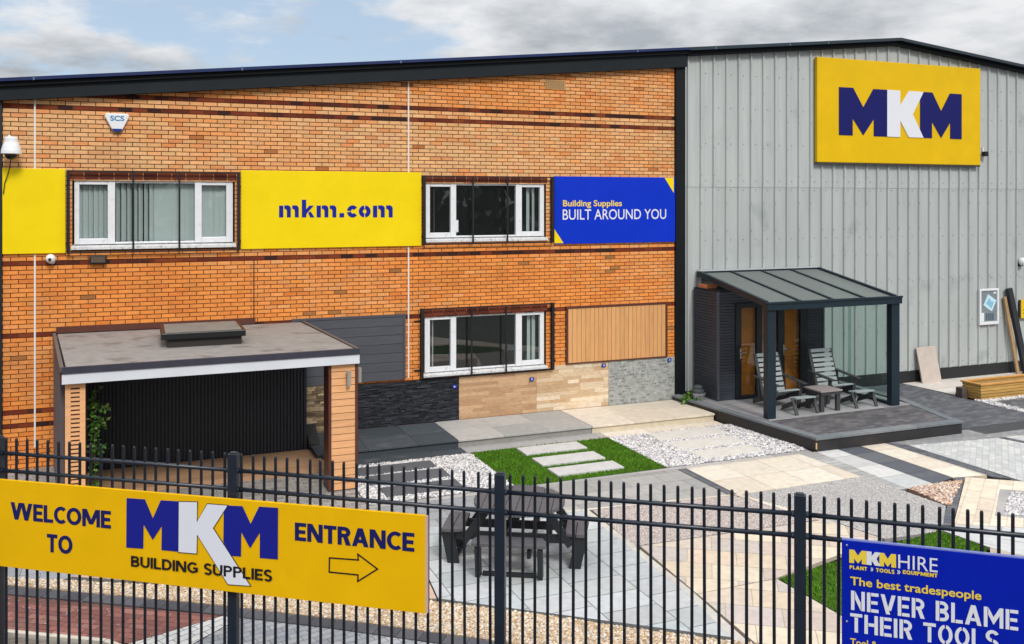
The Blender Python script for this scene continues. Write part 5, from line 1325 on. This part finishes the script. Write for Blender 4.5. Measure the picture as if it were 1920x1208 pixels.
def grow(pts, k):
    q = [Vector(Z1(*p)) for p in pts]; n = len(q); out = []
    ar = sum(q[i].x * q[(i + 1) % n].y - q[(i + 1) % n].x * q[i].y for i in range(n)); sg_ = 1 if ar > 0 else -1
    for i in range(n):
        d1 = (q[i] - q[i - 1]).normalized(); d2 = (q[(i + 1) % n] - q[i]).normalized(); n1 = Vector((d1.y, -d1.x)) * sg_; n2 = Vector((d2.y, -d2.x)) * sg_
        b = (n1 + n2); b = b / max(.35, b.length) ; c_ = max(.5, b.dot(n1)); out.append(tuple(q[i] + b * (k / c_)))
    return out
mb = MB(); mb.plate(wfz, grow(kst, .006), N1, N1 + .005); mb.build('lettering', blk_m, ws)
mb = MB(); mb.plate(wfz, zp(kst), N1, N1 + .0062); mb.build('lettering', mat('sign_white', (.72, .73, .80), .35), ws)
mb = MB(); caps(mb, wfz, 'BUILDING SUPPLIES', *spanuv(wfz, (246.5, 1044.5, 1065), (511, 1066, 1086)), N1 + .0064, .175, space=.07); mb.build('lettering', blk_m, ws)
mb = MB()
x_, y_ = Z1(1192, 790); mb.plate(wfz, zp([(1171, 773), (1190, 774), (1198, 800), (1222, 838), (1210, 836), (1188, 820)]), N1, N1 + .0085)
mb.build('lettering', mat('logo_blue', (.01, .02, .42), .4), ws) if False else None
# hire sign
hf = fence_frame(1500, 927, 1920, 965.5, .05)
hs = thing('sign', 'blue tool hire sign with yellow and white lettering fixed to the fence', 'sign', tuple(hf.P(1.5, 1.2, 0)))
c0 = hf.uv(1578, 1017, N1); c1 = hf.uv(1920, 1044, N1); c2 = hf.uv(1579, 1208, N1)
zt_ = (c0[1] + c1[1]) / 2; ul = (c0[0] + c2[0]) / 2; ur = ul + 1.83; zb_ = zt_ - 1.22
mb = MB(); mb.plate(hf, [(ul, zb_), (ur, zb_), (ur, zt_), (ul, zt_)], 0, N1 - .002); mb.build('panel', mat('hire_blue', (.0, .012, .38), .38, spec=.25, nscale=3, namt=.08), hs, bevel=.003)
mb = MB(); mb.plate(hf, [(ul, zt_ + .0005), (ur, zt_ + .0005), (ur, zt_ + .01), (ul, zt_ + .01)], -.002, N1 - .004); mb.build('edge', mat('blue_edge', lin((120, 130, 190)), .4), hs)
s6 = 360 / 1920.
def Z6(x, y): return hf.uv(1560 + x * s6, 1000 + y * s6, N1)
(ua, va), (ub, vb) = Z6(172, 300), Z6(640, 350); _, vt = Z6(172, 168)
hw_ = (ub - ua) / 2.66; hh = vt - va
off = (0, hw_, hw_ * 1.72); v00 = (va + vb) / 2 + .004
mb = MB(); mb.plate(hf, [(ua + x * hw_, v00 + y * hh) for x, y in MP], N1, N1 + .003); mb.build('lettering', sgy_m, hs); mb = MB(); mb.plate(hf, [(ua + off[2] + x * hw_ * .94, v00 + y * hh) for x, y in MP], N1, N1 + .003); mb.build('lettering', sgy_m, hs)
mb = MB(); mb.plate(hf, [(ua + off[1] + x * hw_, v00 + y * hh) for x, y in KP], N1, N1 + .0042); mb.build('lettering', white_m, hs)
def hl(mb, s, l, r, bold, n=.002):
    P_ = lambda x, y: (1560 + x * s6, 1000 + y * s6)
    a = P_(l[0], l[1]); b = P_(l[0], l[2]); c_ = P_(r[0], r[1]); d_ = P_(r[0], r[2])
    line(mb, hf, s, (a[0], a[1], b[1]), (c_[0], c_[1], d_[1]), N1 + n, bold)
mb = MB(); hl(mb, 'HIRE', (662, 215, 352), (1056, 250, 388), 0.0); hl(mb, '»', (385, 342, 378), (412, 344, 381), .02); hl(mb, '»', (650, 368, 405), (684, 371, 408), .02); mb.build('lettering', white_m, hs)
def hs_(l, r):
    P_ = lambda x, y: (1560 + x * s6, 1000 + y * s6)
    a = P_(l[0], l[1]); b = P_(l[0], l[2]); c_ = P_(r[0], r[1]); d_ = P_(r[0], r[2]); return spanuv(hf, (a[0], a[1], b[1]), (c_[0], c_[1], d_[1]))
mb = MB()
for w_, l_, r_ in (('PLANT', (176, 320, 356), (350, 338, 374)), ('TOOLS', (440, 350, 388), (624, 365, 404)), ('EQUIPMENT', (708, 370, 408), (1054, 402, 440))): caps(mb, hf, w_, *hs_(l_, r_), N1, .22, space=.09); mb.cut()
mb.build('lettering', sgy_m, hs)
mb = MB(); hl(mb, 'The best tradespeople', (182, 448, 560), (1494, 565, 677), .018); mb.build('lettering', sgy_m, hs)
mb = MB(); hl(mb, 'Tool &', (182, 1052, 1125), (455, 1078, 1150), .018); mb.build('lettering', sgy_m, hs)
wd_ = {'E': .55, 'T': .58, 'O': .66, 'N': .66, 'R': .6, 'B': .6, 'M': .86, 'A': .74, 'V': .7, 'L': .52, 'H': .64, 'S': .6}
mb = MB(); caps(mb, hf, 'NEVER BLAME', *hs_((190, 590, 782), (1862, 755, 957)), N1, .165, .032, space=.10, wide=wd_); mb.build('lettering', white_m, hs)
mb = MB(); caps(mb, hf, 'THEIR TOOLS', *hs_((182, 815, 1003), (1672, 968, 1163)), N1, .165, .032, space=.10, wide=wd_); mb.build('lettering', white_m, hs)
mb = MB()
for u_, v_ in ((ul + .035, zt_ - .035), (ul + .035, zt_ - .6), (ur - .035, zt_ - .035)): mb.lathe(hf.P(u_, v_, N1 - .002), [(.009, 0), (.006, .006)], 10, M=Matrix.Rotation(R(90), 3, 'X')); mb.cut()
mb.build('bolt', mat('bolt', (.5, .5, .55), .3, .8), hs)

# ------------------------------------------------------------------ wood across the road, seen only in the window glass
mb = MB()
for _ in range(5200):
    x = random.uniform(-90, 110); y = -62 + random.gauss(0, 3.5); top_ = 9.5 + 3 * math.sin(x * .21) + 2 * math.sin(x * .53 + 1); z = random.uniform(0, top_)
    d = Vector((random.uniform(-1, 1), random.uniform(-1, 1), random.uniform(-1, 1))).normalized(); q = d.cross(Vector((.3, 1, .2))).normalized(); s_ = random.uniform(.5, 1.3)
    c_ = Vector((x, y, z)); mb.face([c_ + d * s_, c_ + q * s_ * .8, c_ - d * s_, c_ - q * s_ * .8], jit(lin((52, 68, 38)), .3))
tag(mb.build('wood', MATS['leaf']), 'dark wood across the road opposite the building', None, None, 'stuff')
